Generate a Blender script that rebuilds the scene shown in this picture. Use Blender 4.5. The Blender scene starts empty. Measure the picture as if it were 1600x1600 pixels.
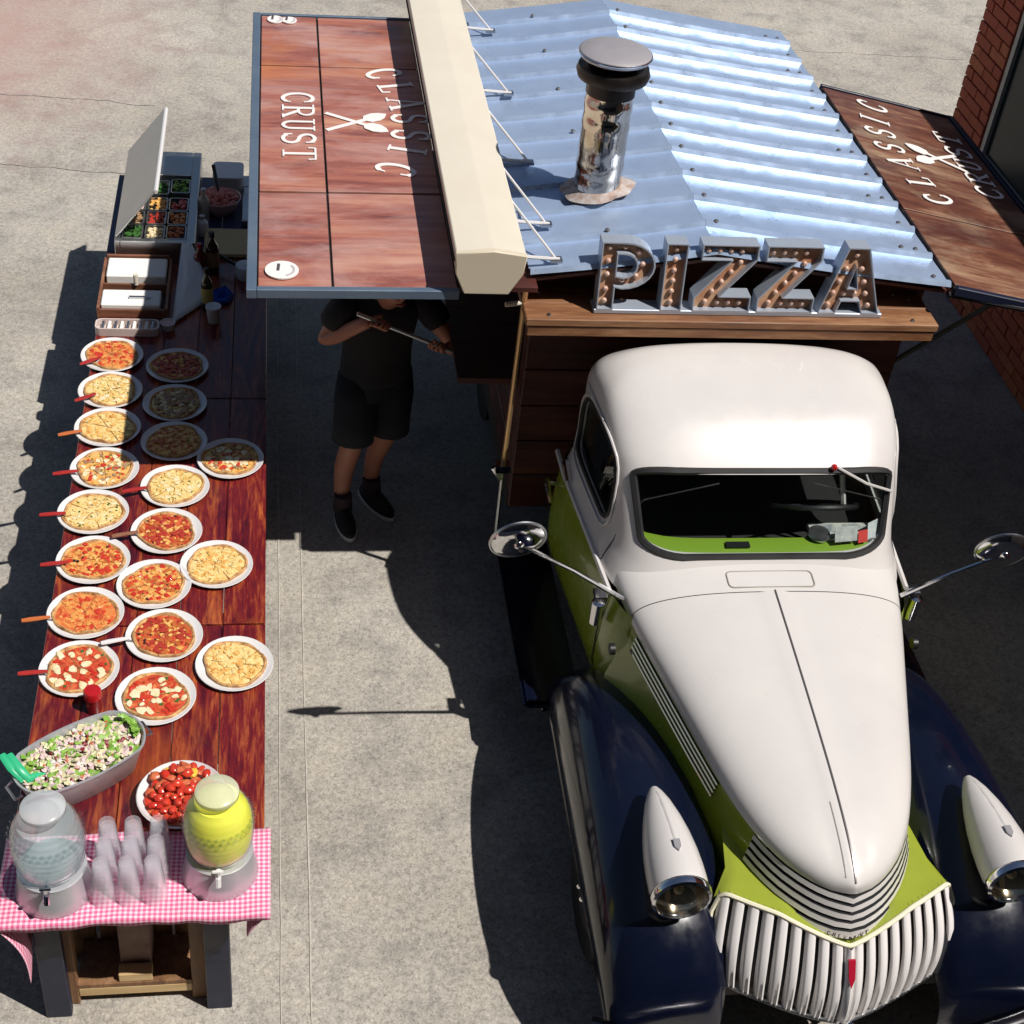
import bpy, bmesh, math, random
from mathutils import Vector, Matrix, Quaternion
random.seed(7)
R = math.radians
scene = bpy.context.scene
COL = scene.collection

# ------------------------------------------------------------------ camera, sky, sun, exposure
PITCH, YAW, ROLL, CAMH = R(39.07), R(11.6), R(7.1), 5.0
fw = Vector((math.sin(YAW)*math.cos(PITCH), math.cos(YAW)*math.cos(PITCH), -math.sin(PITCH)))
rt = Vector((math.cos(YAW), -math.sin(YAW), 0)); up = rt.cross(fw)
rt2 = rt*math.cos(ROLL) + up*math.sin(ROLL); up2 = -rt*math.sin(ROLL) + up*math.cos(ROLL)
cam_data = bpy.data.cameras.new('camera'); cam = bpy.data.objects.new('camera', cam_data); COL.objects.link(cam)
cam.matrix_world = Matrix(((rt2.x, up2.x, -fw.x, 0), (rt2.y, up2.y, -fw.y, 0), (rt2.z, up2.z, -fw.z, CAMH), (0, 0, 0, 1)))
cam_data.sensor_width = 36; cam_data.lens = 36*2318/1600; cam_data.clip_end = 500; cam_data.clip_start = .05
scene.camera = cam

SUN_DIR = Vector((.52, -.33, 1)).normalized()
world = bpy.data.worlds.new('World'); scene.world = world; world.use_nodes = True
wn = world.node_tree.nodes; wl = world.node_tree.links
bg = wn['Background']; sky = wn.new('ShaderNodeTexSky'); sky.sky_type = 'NISHITA'; sky.sun_disc = False
sky.sun_elevation = math.asin(SUN_DIR.z); sky.sun_rotation = math.atan2(SUN_DIR.x, SUN_DIR.y)
wl.new(sky.outputs[0], bg.inputs[0]); bg.inputs[1].default_value = .05
sd = bpy.data.lights.new('sun', 'SUN'); sd.energy = 5.0; sd.angle = R(.53); sd.color = (1, .95, .89)
sun = bpy.data.objects.new('sun', sd); COL.objects.link(sun); sun.location = (5, -3, 9)
sun.rotation_euler = SUN_DIR.to_track_quat('Z', 'Y').to_euler()
scene.cycles.transparent_max_bounces = 32
vs = scene.view_settings; vs.view_transform = 'Standard'; vs.look = 'None'; vs.exposure = 0; vs.gamma = 1

# ------------------------------------------------------------------ materials
MATS = {}
def _new(name):
    m = bpy.data.materials.new(name); m.use_nodes = True
    n = m.node_tree.nodes; l = m.node_tree.links
    return m, n, l, n['Principled BSDF']
def _coords(n, l, scale, rnd=True, coord='Object'):
    tc = n.new('ShaderNodeTexCoord'); mp = n.new('ShaderNodeMapping')
    mp.inputs['Scale'].default_value = scale if hasattr(scale, '__len__') else (scale,)*3
    l.new(tc.outputs[coord], mp.inputs[0])
    if not rnd: return mp.outputs[0]
    oi = n.new('ShaderNodeObjectInfo'); mu = n.new('ShaderNodeMath'); mu.operation = 'MULTIPLY'; mu.inputs[1].default_value = 37
    l.new(oi.outputs['Random'], mu.inputs[0])
    ad = n.new('ShaderNodeVectorMath'); l.new(mp.outputs[0], ad.inputs[0]); l.new(mu.outputs[0], ad.inputs[1])
    return ad.outputs[0]
def _noise(n, l, vec, scale, detail=4, rough=.6, dist=0):
    t = n.new('ShaderNodeTexNoise'); t.inputs['Scale'].default_value = scale; t.inputs['Detail'].default_value = detail
    t.inputs['Roughness'].default_value = rough; t.inputs['Distortion'].default_value = dist
    if vec is not None: l.new(vec, t.inputs['Vector'])
    return t.outputs['Fac']
def _ramp(n, l, fac, stops):
    r = n.new('ShaderNodeValToRGB'); e = r.color_ramp.elements
    while len(e) < len(stops): e.new(.5)
    for i, (p, c) in enumerate(stops):
        e[i].position = p; e[i].color = (*c, 1) if len(c) == 3 else c
    l.new(fac, r.inputs[0]); return r.outputs[0]
def _bump(n, l, b, h, strength, dist):
    bp = n.new('ShaderNodeBump'); bp.inputs['Strength'].default_value = strength; bp.inputs['Distance'].default_value = dist
    l.new(h, bp.inputs['Height']); l.new(bp.outputs[0], b.inputs['Normal']); return bp
def mat(name, col, rough=.5, metal=0, var=None, bump=None, coat=0, spec=.5, rvar=0, trans=0, sss=0, emit=None):
    """var=(scale, colour2, contrast) noise mix; bump=(scale, strength, distance)"""
    if name in MATS: return MATS[name]
    m, n, l, b = _new(name)
    b.inputs['Base Color'].default_value = (*col, 1); b.inputs['Roughness'].default_value = rough
    b.inputs['Metallic'].default_value = metal; b.inputs['Specular IOR Level'].default_value = spec
    b.inputs['Coat Weight'].default_value = coat; b.inputs['Coat Roughness'].default_value = .05
    b.inputs['Transmission Weight'].default_value = trans; b.inputs['Subsurface Weight'].default_value = sss
    if sss: b.inputs['Subsurface Radius'].default_value = (.01, .006, .004)
    vec = _coords(n, l, 1)
    if var:
        f = _noise(n, l, vec, var[0], 5, .6); c = var[2]
        l.new(_ramp(n, l, f, [(.5-c, col), (.5+c, var[1])]), b.inputs['Base Color'])
    if rvar:
        f = _noise(n, l, vec, 9, 4, .6); mr = n.new('ShaderNodeMapRange')
        mr.inputs['From Min'].default_value = .3; mr.inputs['From Max'].default_value = .7
        mr.inputs['To Min'].default_value = max(0, rough-rvar); mr.inputs['To Max'].default_value = rough+rvar
        l.new(f, mr.inputs[0]); l.new(mr.outputs[0], b.inputs['Roughness'])
    if bump: _bump(n, l, b, _noise(n, l, vec, bump[0], 4, .6), bump[1], bump[2])
    if emit: b.inputs['Emission Color'].default_value = (*emit[:3], 1); b.inputs['Emission Strength'].default_value = emit[3]
    MATS[name] = m; return m
def wood(name, dark, mid, light, axis=1, rough=.4, fine=26, coat=0, bump=.25, bias=0., patches=()):
    m, n, l, b = _new(name)
    sc = [1, 1, 1]; sc[axis] = .1
    vec = _coords(n, l, sc)
    f1 = _noise(n, l, vec, fine*1.5, 8, .7, .5)
    sc2 = [1, 1, 1]; sc2[axis] = .16
    f2 = _noise(n, l, _coords(n, l, sc2), fine*.32, 5, .6, 1.2)
    mx = n.new('ShaderNodeMix'); mx.data_type = 'FLOAT'; mx.inputs[0].default_value = .5
    l.new(f1, mx.inputs[2]); l.new(f2, mx.inputs[3])
    col = _ramp(n, l, mx.outputs[0], [(.36-bias, dark), (.5-bias, mid), (.64-bias, light)])
    for k, (psc, pcol, lo, hi, amt) in enumerate(patches):
        tc = n.new('ShaderNodeTexCoord'); mp = n.new('ShaderNodeMapping'); mp.inputs['Location'].default_value = (k*7.3, k*3.1, 0); mp.inputs['Scale'].default_value = [1 if i != axis else .45 for i in range(3)]
        l.new(tc.outputs['Object'], mp.inputs[0])
        pf_ = _ramp(n, l, _noise(n, l, mp.outputs[0], psc, 6, .65, .4), [(lo, (0, 0, 0)), (hi, (amt, amt, amt))])
        pm = n.new('ShaderNodeMix'); pm.data_type = 'RGBA'; l.new(pf_, pm.inputs[0]); l.new(col, pm.inputs[6]); pm.inputs[7].default_value = (*pcol, 1); col = pm.outputs[2]
    l.new(col, b.inputs['Base Color']); b.inputs['Roughness'].default_value = rough
    mr = n.new('ShaderNodeMapRange'); mr.inputs['From Min'].default_value = .35; mr.inputs['From Max'].default_value = .65
    mr.inputs['To Min'].default_value = rough-.1; mr.inputs['To Max'].default_value = rough+.15
    l.new(f2, mr.inputs[0]); l.new(mr.outputs[0], b.inputs['Roughness'])
    b.inputs['Coat Weight'].default_value = coat; b.inputs['Coat Roughness'].default_value = .12
    _bump(n, l, b, f1, bump, .004)
    MATS[name] = m; return m
def glassy(name, tint=(1, 1, 1), ior=1.45, rough=.0, extra=None):
    """thin clear sheet: tinted see-through mixed with a mirror by fresnel; extra=(colour, weight) adds a cloudy diffuse share"""
    m, n, l, b = _new(name)
    n.remove(b); out = n['Material Output']
    tr = n.new('ShaderNodeBsdfTransparent'); tr.inputs[0].default_value = (*tint, 1)
    gl = n.new('ShaderNodeBsdfGlossy'); gl.inputs['Roughness'].default_value = rough
    ge = n.new('ShaderNodeNewGeometry'); dt = n.new('ShaderNodeVectorMath'); dt.operation = 'DOT_PRODUCT'
    l.new(ge.outputs['Normal'], dt.inputs[0]); l.new(ge.outputs['Incoming'], dt.inputs[1])
    ab = n.new('ShaderNodeMath'); ab.operation = 'ABSOLUTE'; l.new(dt.outputs['Value'], ab.inputs[0])
    om = n.new('ShaderNodeMath'); om.operation = 'SUBTRACT'; om.inputs[0].default_value = 1; l.new(ab.outputs[0], om.inputs[1])
    pw = n.new('ShaderNodeMath'); pw.operation = 'POWER'; pw.inputs[1].default_value = 4; l.new(om.outputs[0], pw.inputs[0])
    f0 = ((ior-1)/(ior+1))**2
    ma = n.new('ShaderNodeMath'); ma.operation = 'MULTIPLY_ADD'; ma.inputs[1].default_value = .8-f0; ma.inputs[2].default_value = f0; l.new(pw.outputs[0], ma.inputs[0])
    mx = n.new('ShaderNodeMixShader'); l.new(ma.outputs[0], mx.inputs[0])
    src = tr.outputs[0]
    if extra:
        df = n.new('ShaderNodeBsdfDiffuse'); df.inputs[0].default_value = (*extra[0], 1)
        m2 = n.new('ShaderNodeMixShader'); m2.inputs[0].default_value = extra[1]
        l.new(tr.outputs[0], m2.inputs[1]); l.new(df.outputs[0], m2.inputs[2]); src = m2.outputs[0]
    l.new(src, mx.inputs[1]); l.new(gl.outputs[0], mx.inputs[2]); l.new(mx.outputs[0], out.inputs[0])
    MATS[name] = m; return m

def ground_material():
    m, n, l, b = _new('concrete')
    v = _coords(n, l, 1, False)
    big = _noise(n, l, v, .55, 6, .62); mid = _noise(n, l, v, 3.2, 7, .7); fine = _noise(n, l, v, 60, 3, .7)
    vo = n.new('ShaderNodeTexVoronoi'); vo.inputs['Scale'].default_value = 150; l.new(v, vo.inputs['Vector'])
    c1 = _ramp(n, l, big, [(.3, (.31, .288, .255)), (.5, (.38, .358, .32)), (.72, (.46, .438, .395))])
    c2 = _ramp(n, l, mid, [(.28, (.62, .62, .64)), (.5, (1, 1, 1)), (.75, (1.16, 1.13, 1.06))])
    mu = n.new('ShaderNodeMix'); mu.data_type = 'RGBA'; mu.blend_type = 'MULTIPLY'; mu.inputs[0].default_value = 1
    l.new(c1, mu.inputs[6]); l.new(c2, mu.inputs[7])
    c3 = _ramp(n, l, vo.outputs['Color'], [(.1, (.45, .44, .43)), (.4, (.9, .89, .88)), (.72, (1.04, 1.03, 1.0)), (.95, (1.4, 1.36, 1.3))])
    mu2 = n.new('ShaderNodeMix'); mu2.data_type = 'RGBA'; mu2.blend_type = 'MULTIPLY'; mu2.inputs[0].default_value = .6
    gr_ = _ramp(n, l, _noise(n, l, v, 34, 3, .75), [(.32, (.74, .73, .72)), (.5, (1, 1, 1)), (.7, (1.18, 1.16, 1.13))])
    mg = n.new('ShaderNodeMix'); mg.data_type = 'RGBA'; mg.blend_type = 'MULTIPLY'; mg.inputs[0].default_value = 1; l.new(mu.outputs[2], mg.inputs[6]); l.new(gr_, mg.inputs[7])
    l.new(mg.outputs[2], mu2.inputs[6]); l.new(c3, mu2.inputs[7])
    st = _ramp(n, l, _noise(n, l, v, 1.35, 7, .7, .8), [(.3, (.72, .71, .7)), (.44, (1, 1, 1)), (.9, (1, 1, 1))])
    ms = n.new('ShaderNodeMix'); ms.data_type = 'RGBA'; ms.blend_type = 'MULTIPLY'; ms.inputs[0].default_value = 1; l.new(mu2.outputs[2], ms.inputs[6]); l.new(st, ms.inputs[7]); mu2 = ms
    # a worn pinkish wash of red paint at the far left of the yard
    sx = n.new('ShaderNodeVectorMath'); sx.operation = 'DISTANCE'; sx.inputs[1].default_value = (-3.4, 12.2, 0); l.new(v, sx.inputs[0])
    ad = n.new('ShaderNodeMath'); ad.operation = 'MULTIPLY_ADD'; ad.inputs[1].default_value = 3.4; l.new(mid, ad.inputs[0]); l.new(sx.outputs['Value'], ad.inputs[2])
    mr = n.new('ShaderNodeMapRange'); mr.inputs['From Min'].default_value = 2.4; mr.inputs['From Max'].default_value = 4.6
    mr.inputs['To Min'].default_value = .7; mr.inputs['To Max'].default_value = 0; l.new(ad.outputs[0], mr.inputs[0])
    mu3 = n.new('ShaderNodeMix'); mu3.data_type = 'RGBA'; l.new(mr.outputs[0], mu3.inputs[0])
    l.new(mu2.outputs[2], mu3.inputs[6]); mu3.inputs[7].default_value = (.46, .28, .25, 1)
    l.new(mu3.outputs[2], b.inputs['Base Color']); b.inputs['Roughness'].default_value = .88
    _bump(n, l, b, fine, .35, .006)
    return m
GROUND = ground_material()

def gingham_material():
    m, n, l, b = _new('gingham')
    v = _coords(n, l, 1, False, 'UV'); sp = n.new('ShaderNodeSeparateXYZ'); l.new(v, sp.inputs[0])
    outs = []
    for ax in (0, 1):
        a = n.new('ShaderNodeMath'); a.operation = 'MULTIPLY'; a.inputs[1].default_value = 1/.0175; l.new(sp.outputs[ax], a.inputs[0])
        f = n.new('ShaderNodeMath'); f.operation = 'FRACT'; l.new(a.outputs[0], f.inputs[0])
        g = n.new('ShaderNodeMath'); g.operation = 'GREATER_THAN'; g.inputs[1].default_value = .5; l.new(f.outputs[0], g.inputs[0]); outs.append(g)
    s = n.new('ShaderNodeMath'); s.operation = 'ADD'; l.new(outs[0].outputs[0], s.inputs[0]); l.new(outs[1].outputs[0], s.inputs[1])
    h = n.new('ShaderNodeMath'); h.operation = 'MULTIPLY'; h.inputs[1].default_value = .5; l.new(s.outputs[0], h.inputs[0])
    col = _ramp(n, l, h.outputs[0], [(.0, (.82, .58, .65)), (.5, (.76, .29, .42)), (1., (.6, .1, .22))])
    l.new(col, b.inputs['Base Color']); b.inputs['Roughness'].default_value = .85
    return m
GINGHAM = gingham_material()

def bricks_material():
    m, n, l, b = _new('brickwork')
    tc = n.new('ShaderNodeTexCoord'); mp = n.new('ShaderNodeMapping'); mp.inputs['Rotation'].default_value = (0, 0, 0)
    sp = n.new('ShaderNodeSeparateXYZ'); cb = n.new('ShaderNodeCombineXYZ'); l.new(tc.outputs['Object'], sp.inputs[0])
    l.new(sp.outputs[1], cb.inputs[0]); l.new(sp.outputs[2], cb.inputs[1])
    t = n.new('ShaderNodeTexBrick'); t.inputs['Scale'].default_value = 1; t.inputs['Brick Width'].default_value = .24
    t.inputs['Row Height'].default_value = .076; t.inputs['Mortar Size'].default_value = .006
    t.inputs['Color1'].default_value = (.32, .07, .035, 1); t.inputs['Color2'].default_value = (.24, .05, .03, 1); t.inputs['Mortar'].default_value = (.42, .3, .22, 1)
    l.new(cb.outputs[0], t.inputs['Vector']); l.new(t.outputs['Color'], b.inputs['Base Color']); b.inputs['Roughness'].default_value = .85
    return m
BRICKWORK = bricks_material()

WHITE_PAINT = mat('white_paint', (.635, .612, .59), .34, 0, var=(2.6, (.575, .55, .54), .25), coat=.4, rvar=.08, bump=(9, .02, .01))
NAVY_PAINT = mat('navy_paint', (.003, .005, .016), .2, 0, coat=.35, rvar=.1, bump=(3, .1, .02))
GREEN_PAINT = mat('green_paint', (.25, .31, .018), .25, 0, var=(2, (.2, .26, .012), .3), coat=.4, rvar=.06)
DASH_GREEN = mat('dash_green', (.2, .33, .03), .35, coat=.3)
CHROME = mat('chrome', (.78, .78, .8), .1, 1, rvar=.06)
DULL_STEEL = mat('dull_steel', (.55, .56, .58), .34, 1, rvar=.1)
STAINLESS = mat('stainless', (.62, .63, .63), .36, 1, var=(3, (.5, .51, .52), .3), rvar=.08)
GALV = mat('galvanised', (.6, .6, .62), .38, .5, var=(7, (.46, .47, .5), .3), rvar=.1)
ROOFING = mat('roof_sheet', (.47, .585, .78), .33, .5, var=(1.3, (.39, .52, .74), .35), rvar=.1, bump=(2.2, .14, .03))
RUBBER = mat('rubber', (.012, .012, .013), .55, rvar=.1)
TYRE = mat('tyre', (.014, .014, .015), .8)
BLACK = mat('black_plastic', (.012, .012, .014), .45)
DARK_IN = mat('dark_trim', (.02, .018, .018), .7)
LEATHER = mat('leather', (.05, .02, .015), .5, bump=(40, .2, .005))
CREAM = mat('cream_paint', (.72, .67, .56), .4, var=(2.5, (.66, .6, .49), .3), rvar=.08)
WHITE_ENAMEL = mat('white_enamel', (.7, .69, .69), .22, coat=.3)
WHITE_CLOTH = mat('white_cloth', (.78, .77, .76), .9, bump=(60, .3, .003))
PAPER = mat('paper', (.8, .78, .75), .85, bump=(25, .2, .003))
BLUE_CLOTH = mat('blue_cloth', (.012, .07, .42), .8, bump=(50, .3, .003))
BLUE_METAL = mat('blue_metal', (.09, .14, .22), .35, .3, var=(3, (.17, .22, .28), .3), rvar=.1)
NAVY_METAL = mat('navy_metal', (.008, .012, .034), .45, 0, rvar=.1)
RED_PLASTIC = mat('red_plastic', (.45, .035, .03), .35, var=(8, (.3, .02, .02), .3))
RED_ENAMEL = mat('red_enamel', (.42, .012, .015), .25, coat=.3)
GREEN_PLASTIC = mat('green_plastic', (.03, .42, .2), .35)
BRASS = mat('brass', (.62, .4, .2), .35, .8, rvar=.1)
RUST = mat('rusty_face', (.34, .13, .06), .65, var=(14, (.52, .34, .22), .18), bump=(40, .3, .004))
BULB = mat('bulb_glass', (.68, .5, .4), .1, coat=.6, var=(3, (.55, .3, .22), .4))
SIGN_METAL = mat('sign_metal', (.5, .56, .65), .36, .4, var=(9, (.36, .41, .49), .3), rvar=.12)
SIGN_WHITE = mat('sign_white', (.8, .76, .74), .5)
SCREW = mat('screw', (.16, .15, .15), .5, .6)
CRACK = mat('crack', (.27, .25, .225), .95)
JOINTM = mat('joint_filler', (.56, .53, .47), .9, var=(30, (.36, .335, .285), .2))
SOOT = mat('sooty_steel', (.05, .043, .04), .4, .8, rvar=.15)
FLUE = mat('flue_steel', (.68, .62, .56), .1, 1, var=(6, (.34, .27, .2), .22), bump=(5, .12, .03), rvar=.05)
RUSTY = mat('rust_flashing', (.34, .24, .19), .75, .2, var=(26, (.5, .47, .46), .16))
TAN_BOARD = mat('cutting_board', (.62, .44, .2), .6, var=(9, (.7, .52, .27), .3))
TABLEWOOD = wood('table_wood', (.035, .004, .012), (.16, .012, .014), (.44, .105, .025), 1, .28, 44, .4, .3, patches=((2.6, (.02, .004, .014), .5, .7, .8), (3.7, (.36, .08, .014), .56, .72, .7)))
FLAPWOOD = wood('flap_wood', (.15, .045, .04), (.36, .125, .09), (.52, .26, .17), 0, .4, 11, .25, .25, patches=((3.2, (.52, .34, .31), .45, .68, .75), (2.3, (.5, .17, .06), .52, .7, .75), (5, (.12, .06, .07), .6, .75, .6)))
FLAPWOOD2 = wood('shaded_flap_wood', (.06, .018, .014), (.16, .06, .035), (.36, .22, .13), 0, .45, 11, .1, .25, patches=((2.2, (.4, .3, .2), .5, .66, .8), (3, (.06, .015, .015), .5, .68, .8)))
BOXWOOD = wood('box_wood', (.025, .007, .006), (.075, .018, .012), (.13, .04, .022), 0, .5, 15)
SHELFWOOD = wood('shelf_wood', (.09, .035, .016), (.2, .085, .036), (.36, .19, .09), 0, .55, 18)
CRATEWOOD = wood('crate_wood', (.09, .04, .018), (.2, .1, .045), (.33, .18, .09), 2, .6, 22)
PALEWOOD = wood('pale_wood', (.42, .28, .13), (.55, .38, .18), (.66, .48, .26), 0, .6, 22)
CADDYWOOD = wood('caddy_wood', (.12, .05, .03), (.24, .1, .055), (.36, .18, .1), 0, .5, 25)
GLASS = glassy('window_glass', (.84, .88, .87), 1.5)
DARK_GLASS = mat('dark_glass', (.008, .018, .02), .2, spec=.15)
CUPS = glassy('clear_plastic', (.99, .99, 1), 1.5, .1, ((.95, .95, .98), .13))
JAR = glassy('jar_glass', (.94, .97, .97), 1.5, .03)
WATER = glassy('iced_water', (.93, .96, .97), 1.33, .06, ((.78, .84, .86), .3))
LEMONADE = mat('lemonade', (.93, .86, .07), .25, var=(5, (.92, .88, .2), .3), sss=.6)
DOUGH = mat('pizza_crust', (.66, .4, .16), .75, var=(34, (.26, .1, .03), .16), bump=(40, .5, .008))

# ------------------------------------------------------------------ mesh helpers
class MB:
    def __init__(s): s.v = []; s.f = []; s.uv = None
    def add(s, vs_, fs):
        o = len(s.v); s.v += [tuple(v) for v in vs_]; s.f += [tuple(i+o for i in f) for f in fs]; return s
    def box(s, x0, x1, y0, y1, z0, z1):
        return s.add([(x0, y0, z0), (x1, y0, z0), (x1, y1, z0), (x0, y1, z0), (x0, y0, z1), (x1, y0, z1), (x1, y1, z1), (x0, y1, z1)],
                     [(0, 3, 2, 1), (4, 5, 6, 7), (0, 1, 5, 4), (1, 2, 6, 5), (2, 3, 7, 6), (3, 0, 4, 7)])
    def loft(s, rings, closed=True, cap0=False, cap1=False):
        n = len(rings[0]); vs_ = [p for r in rings for p in r]; fs = []
        for i in range(len(rings)-1):
            for j in range(n if closed else n-1):
                k = (j+1) % n
                fs.append((i*n+j, i*n+k, (i+1)*n+k, (i+1)*n+j))
        if cap0: fs.append(tuple(range(n-1, -1, -1)))
        if cap1: fs.append(tuple((len(rings)-1)*n+j for j in range(n)))
        return s.add(vs_, fs)
    def tube(s, pts, r, n=8, closed=False, flat=1.):
        pts = [Vector(p) for p in pts]; m = len(pts); rings = []
        prev = None
        for i, p in enumerate(pts):
            a = pts[(i-1) % m] if (closed or i > 0) else p
            b = pts[(i+1) % m] if (closed or i < m-1) else p
            t = (b-a); t = t.normalized() if t.length > 1e-9 else Vector((0, 0, 1))
            if prev is None:
                h = Vector((0, 0, 1)) if abs(t.z) < .9 else Vector((1, 0, 0)); nx = t.cross(h).normalized()
            else:
                nx = (prev - t*prev.dot(t)); nx = nx.normalized() if nx.length > 1e-6 else t.orthogonal().normalized()
            prev = nx; ny = t.cross(nx)
            rr = r[i] if hasattr(r, '__len__') else r
            rings.append([p + nx*(math.cos(2*math.pi*k/n)*rr) + ny*(math.sin(2*math.pi*k/n)*rr*flat) for k in range(n)])
        if closed: rings.append(rings[0])
        return s.loft(rings, True, not closed, not closed)
    def lathe(s, prof, c=(0, 0, 0), n=24, axis='z', cap0=False, cap1=False, sx=1., sy=1.):
        rings = []
        for r, h in prof:
            ring = []
            for k in range(n):
                a = 2*math.pi*k/n; x, y = r*math.cos(a)*sx, r*math.sin(a)*sy
                p = {'z': (x, y, h), 'y': (x, h, -y), 'x': (h, x, y)}[axis]
                ring.append((p[0]+c[0], p[1]+c[1], p[2]+c[2]))
            rings.append(ring)
        return s.loft(rings, True, cap0, cap1)
    def prism(s, pts, vec):
        n = len(pts); vec = Vector(vec); a = [Vector(p) for p in pts]
        return s.add([tuple(p) for p in a]+[tuple(p+vec) for p in a],
                     [tuple(range(n-1, -1, -1)), tuple(range(n, 2*n))] + [(i, (i+1) % n, n+(i+1) % n, n+i) for i in range(n)])
    def blob(s, c, r, sq=1., rz=0., seg=6, rings=3, jit=.2):
        vs_ = [(0, 0, 1)]; fs = []
        for i in range(1, rings+1):
            ph = math.pi*i/(rings+1)
            for k in range(seg):
                a = 2*math.pi*k/seg + i*.4; q = 1+random.uniform(-jit, jit)
                vs_.append((math.sin(ph)*math.cos(a)*q, math.sin(ph)*math.sin(a)*q, math.cos(ph)*(1+random.uniform(-jit, jit)*.5)))
        vs_.append((0, 0, -1)); L = len(vs_)-1
        for k in range(seg): fs.append((0, 1+k, 1+(k+1) % seg))
        for i in range(rings-1):
            for k in range(seg):
                a = 1+i*seg+k; b = 1+i*seg+(k+1) % seg; fs.append((a, a+seg, b+seg, b))
        b0 = 1+(rings-1)*seg
        for k in range(seg): fs.append((b0+k, L, b0+(k+1) % seg))
        rx, ry = r if hasattr(r, '__len__') else (r, r)
        ca, sa = math.cos(rz), math.sin(rz)
        out = []
        for x, y, z in vs_:
            x *= rx; y *= ry; z *= min(rx, ry)*sq
            out.append((c[0]+x*ca-y*sa, c[1]+x*sa+y*ca, c[2]+z))
        return s.add(out, fs)
    def build(s, name, material, parent=None, smooth=False, bevel=0, offset=True, angle=40):
        me = bpy.data.meshes.new(name)
        o3 = WLOC.get(parent.name, Vector((0, 0, 0))) if (parent and offset) else Vector((0, 0, 0))
        me.from_pydata([(v[0]-o3.x, v[1]-o3.y, v[2]-o3.z) for v in s.v], [], s.f)
        bm = bmesh.new(); bm.from_mesh(me); bmesh.ops.remove_doubles(bm, verts=bm.verts, dist=1e-5)
        if bevel: bmesh.ops.bevel(bm, geom=list(bm.edges), offset=bevel, segments=1 if bevel < .01 else 2, affect='EDGES', clamp_overlap=True)
        bmesh.ops.recalc_face_normals(bm, faces=bm.faces); bm.to_mesh(me); bm.free()
        if smooth:
            me.shade_smooth()
            if angle: 
                try: me.set_sharp_from_angle(angle=R(angle))
                except Exception: pass
        return link(name, me, material, parent)
WLOC = {}
def link(name, me, material, parent=None):
    o = bpy.data.objects.new(name, me); COL.objects.link(o)
    if material: me.materials.append(material)
    if parent:
        o.parent = parent; WLOC[o.name] = WLOC.get(parent.name, Vector((0, 0, 0)))
    else: WLOC[o.name] = Vector((0, 0, 0))
    return o
def tag(o, label, cat=None, group=None, kind=None):
    if label: o['label'] = label
    if cat: o['category'] = cat
    if group: o['group'] = group
    if kind: o['kind'] = kind
    return o
def thing(name, label, cat, loc, group=None):
    o = bpy.data.objects.new(name, None); COL.objects.link(o); o.location = loc; o.empty_display_size = .1
    WLOC[o.name] = Vector(loc); return tag(o, label, cat, group)
def empty_part(name, parent):
    o = bpy.data.objects.new(name, None); COL.objects.link(o); o.parent = parent; o.empty_display_size = .1
    WLOC[o.name] = WLOC[parent.name]; return o
def lerp(tab, y):
    if y <= tab[0][0]: return tab[0][1]
    for (a, va), (b, vb) in zip(tab, tab[1:]):
        if y <= b: return va + (vb-va)*(y-a)/(b-a)
    return tab[-1][1]
def smoothtab(tab, y):
    """Catmull-Rom through a table"""
    xs = [t[0] for t in tab]
    if y <= xs[0]: return tab[0][1]
    if y >= xs[-1]: return tab[-1][1]
    i = max(k for k in range(len(xs)) if xs[k] <= y)
    p = lambda k: tab[max(0, min(len(tab)-1, k))]
    x0, y0 = p(i); x1, y1 = p(i+1); t = (y-x0)/(x1-x0); h = x1-x0
    def sl(k):
        a, b = p(k-1), p(k+1); return (b[1]-a[1])/(b[0]-a[0]) if b[0] != a[0] else 0
    m0, m1 = sl(i)*h, sl(i+1)*h
    return (2*t**3-3*t*t+1)*y0+(t**3-2*t*t+t)*m0+(-2*t**3+3*t*t)*y1+(t**3-t*t)*m1
def rrect(w, h, r, n=5, cx=0, cy=0):
    out = []
    for sx, sy, a0 in ((1, 1, 0), (-1, 1, 90), (-1, -1, 180), (1, -1, 270)):
        for k in range(n+1):
            a = R(a0+90*k/n); out.append((cx+sx*(w/2-r)+r*math.cos(a), cy+sy*(h/2-r)+r*math.sin(a)))
    return out

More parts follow.
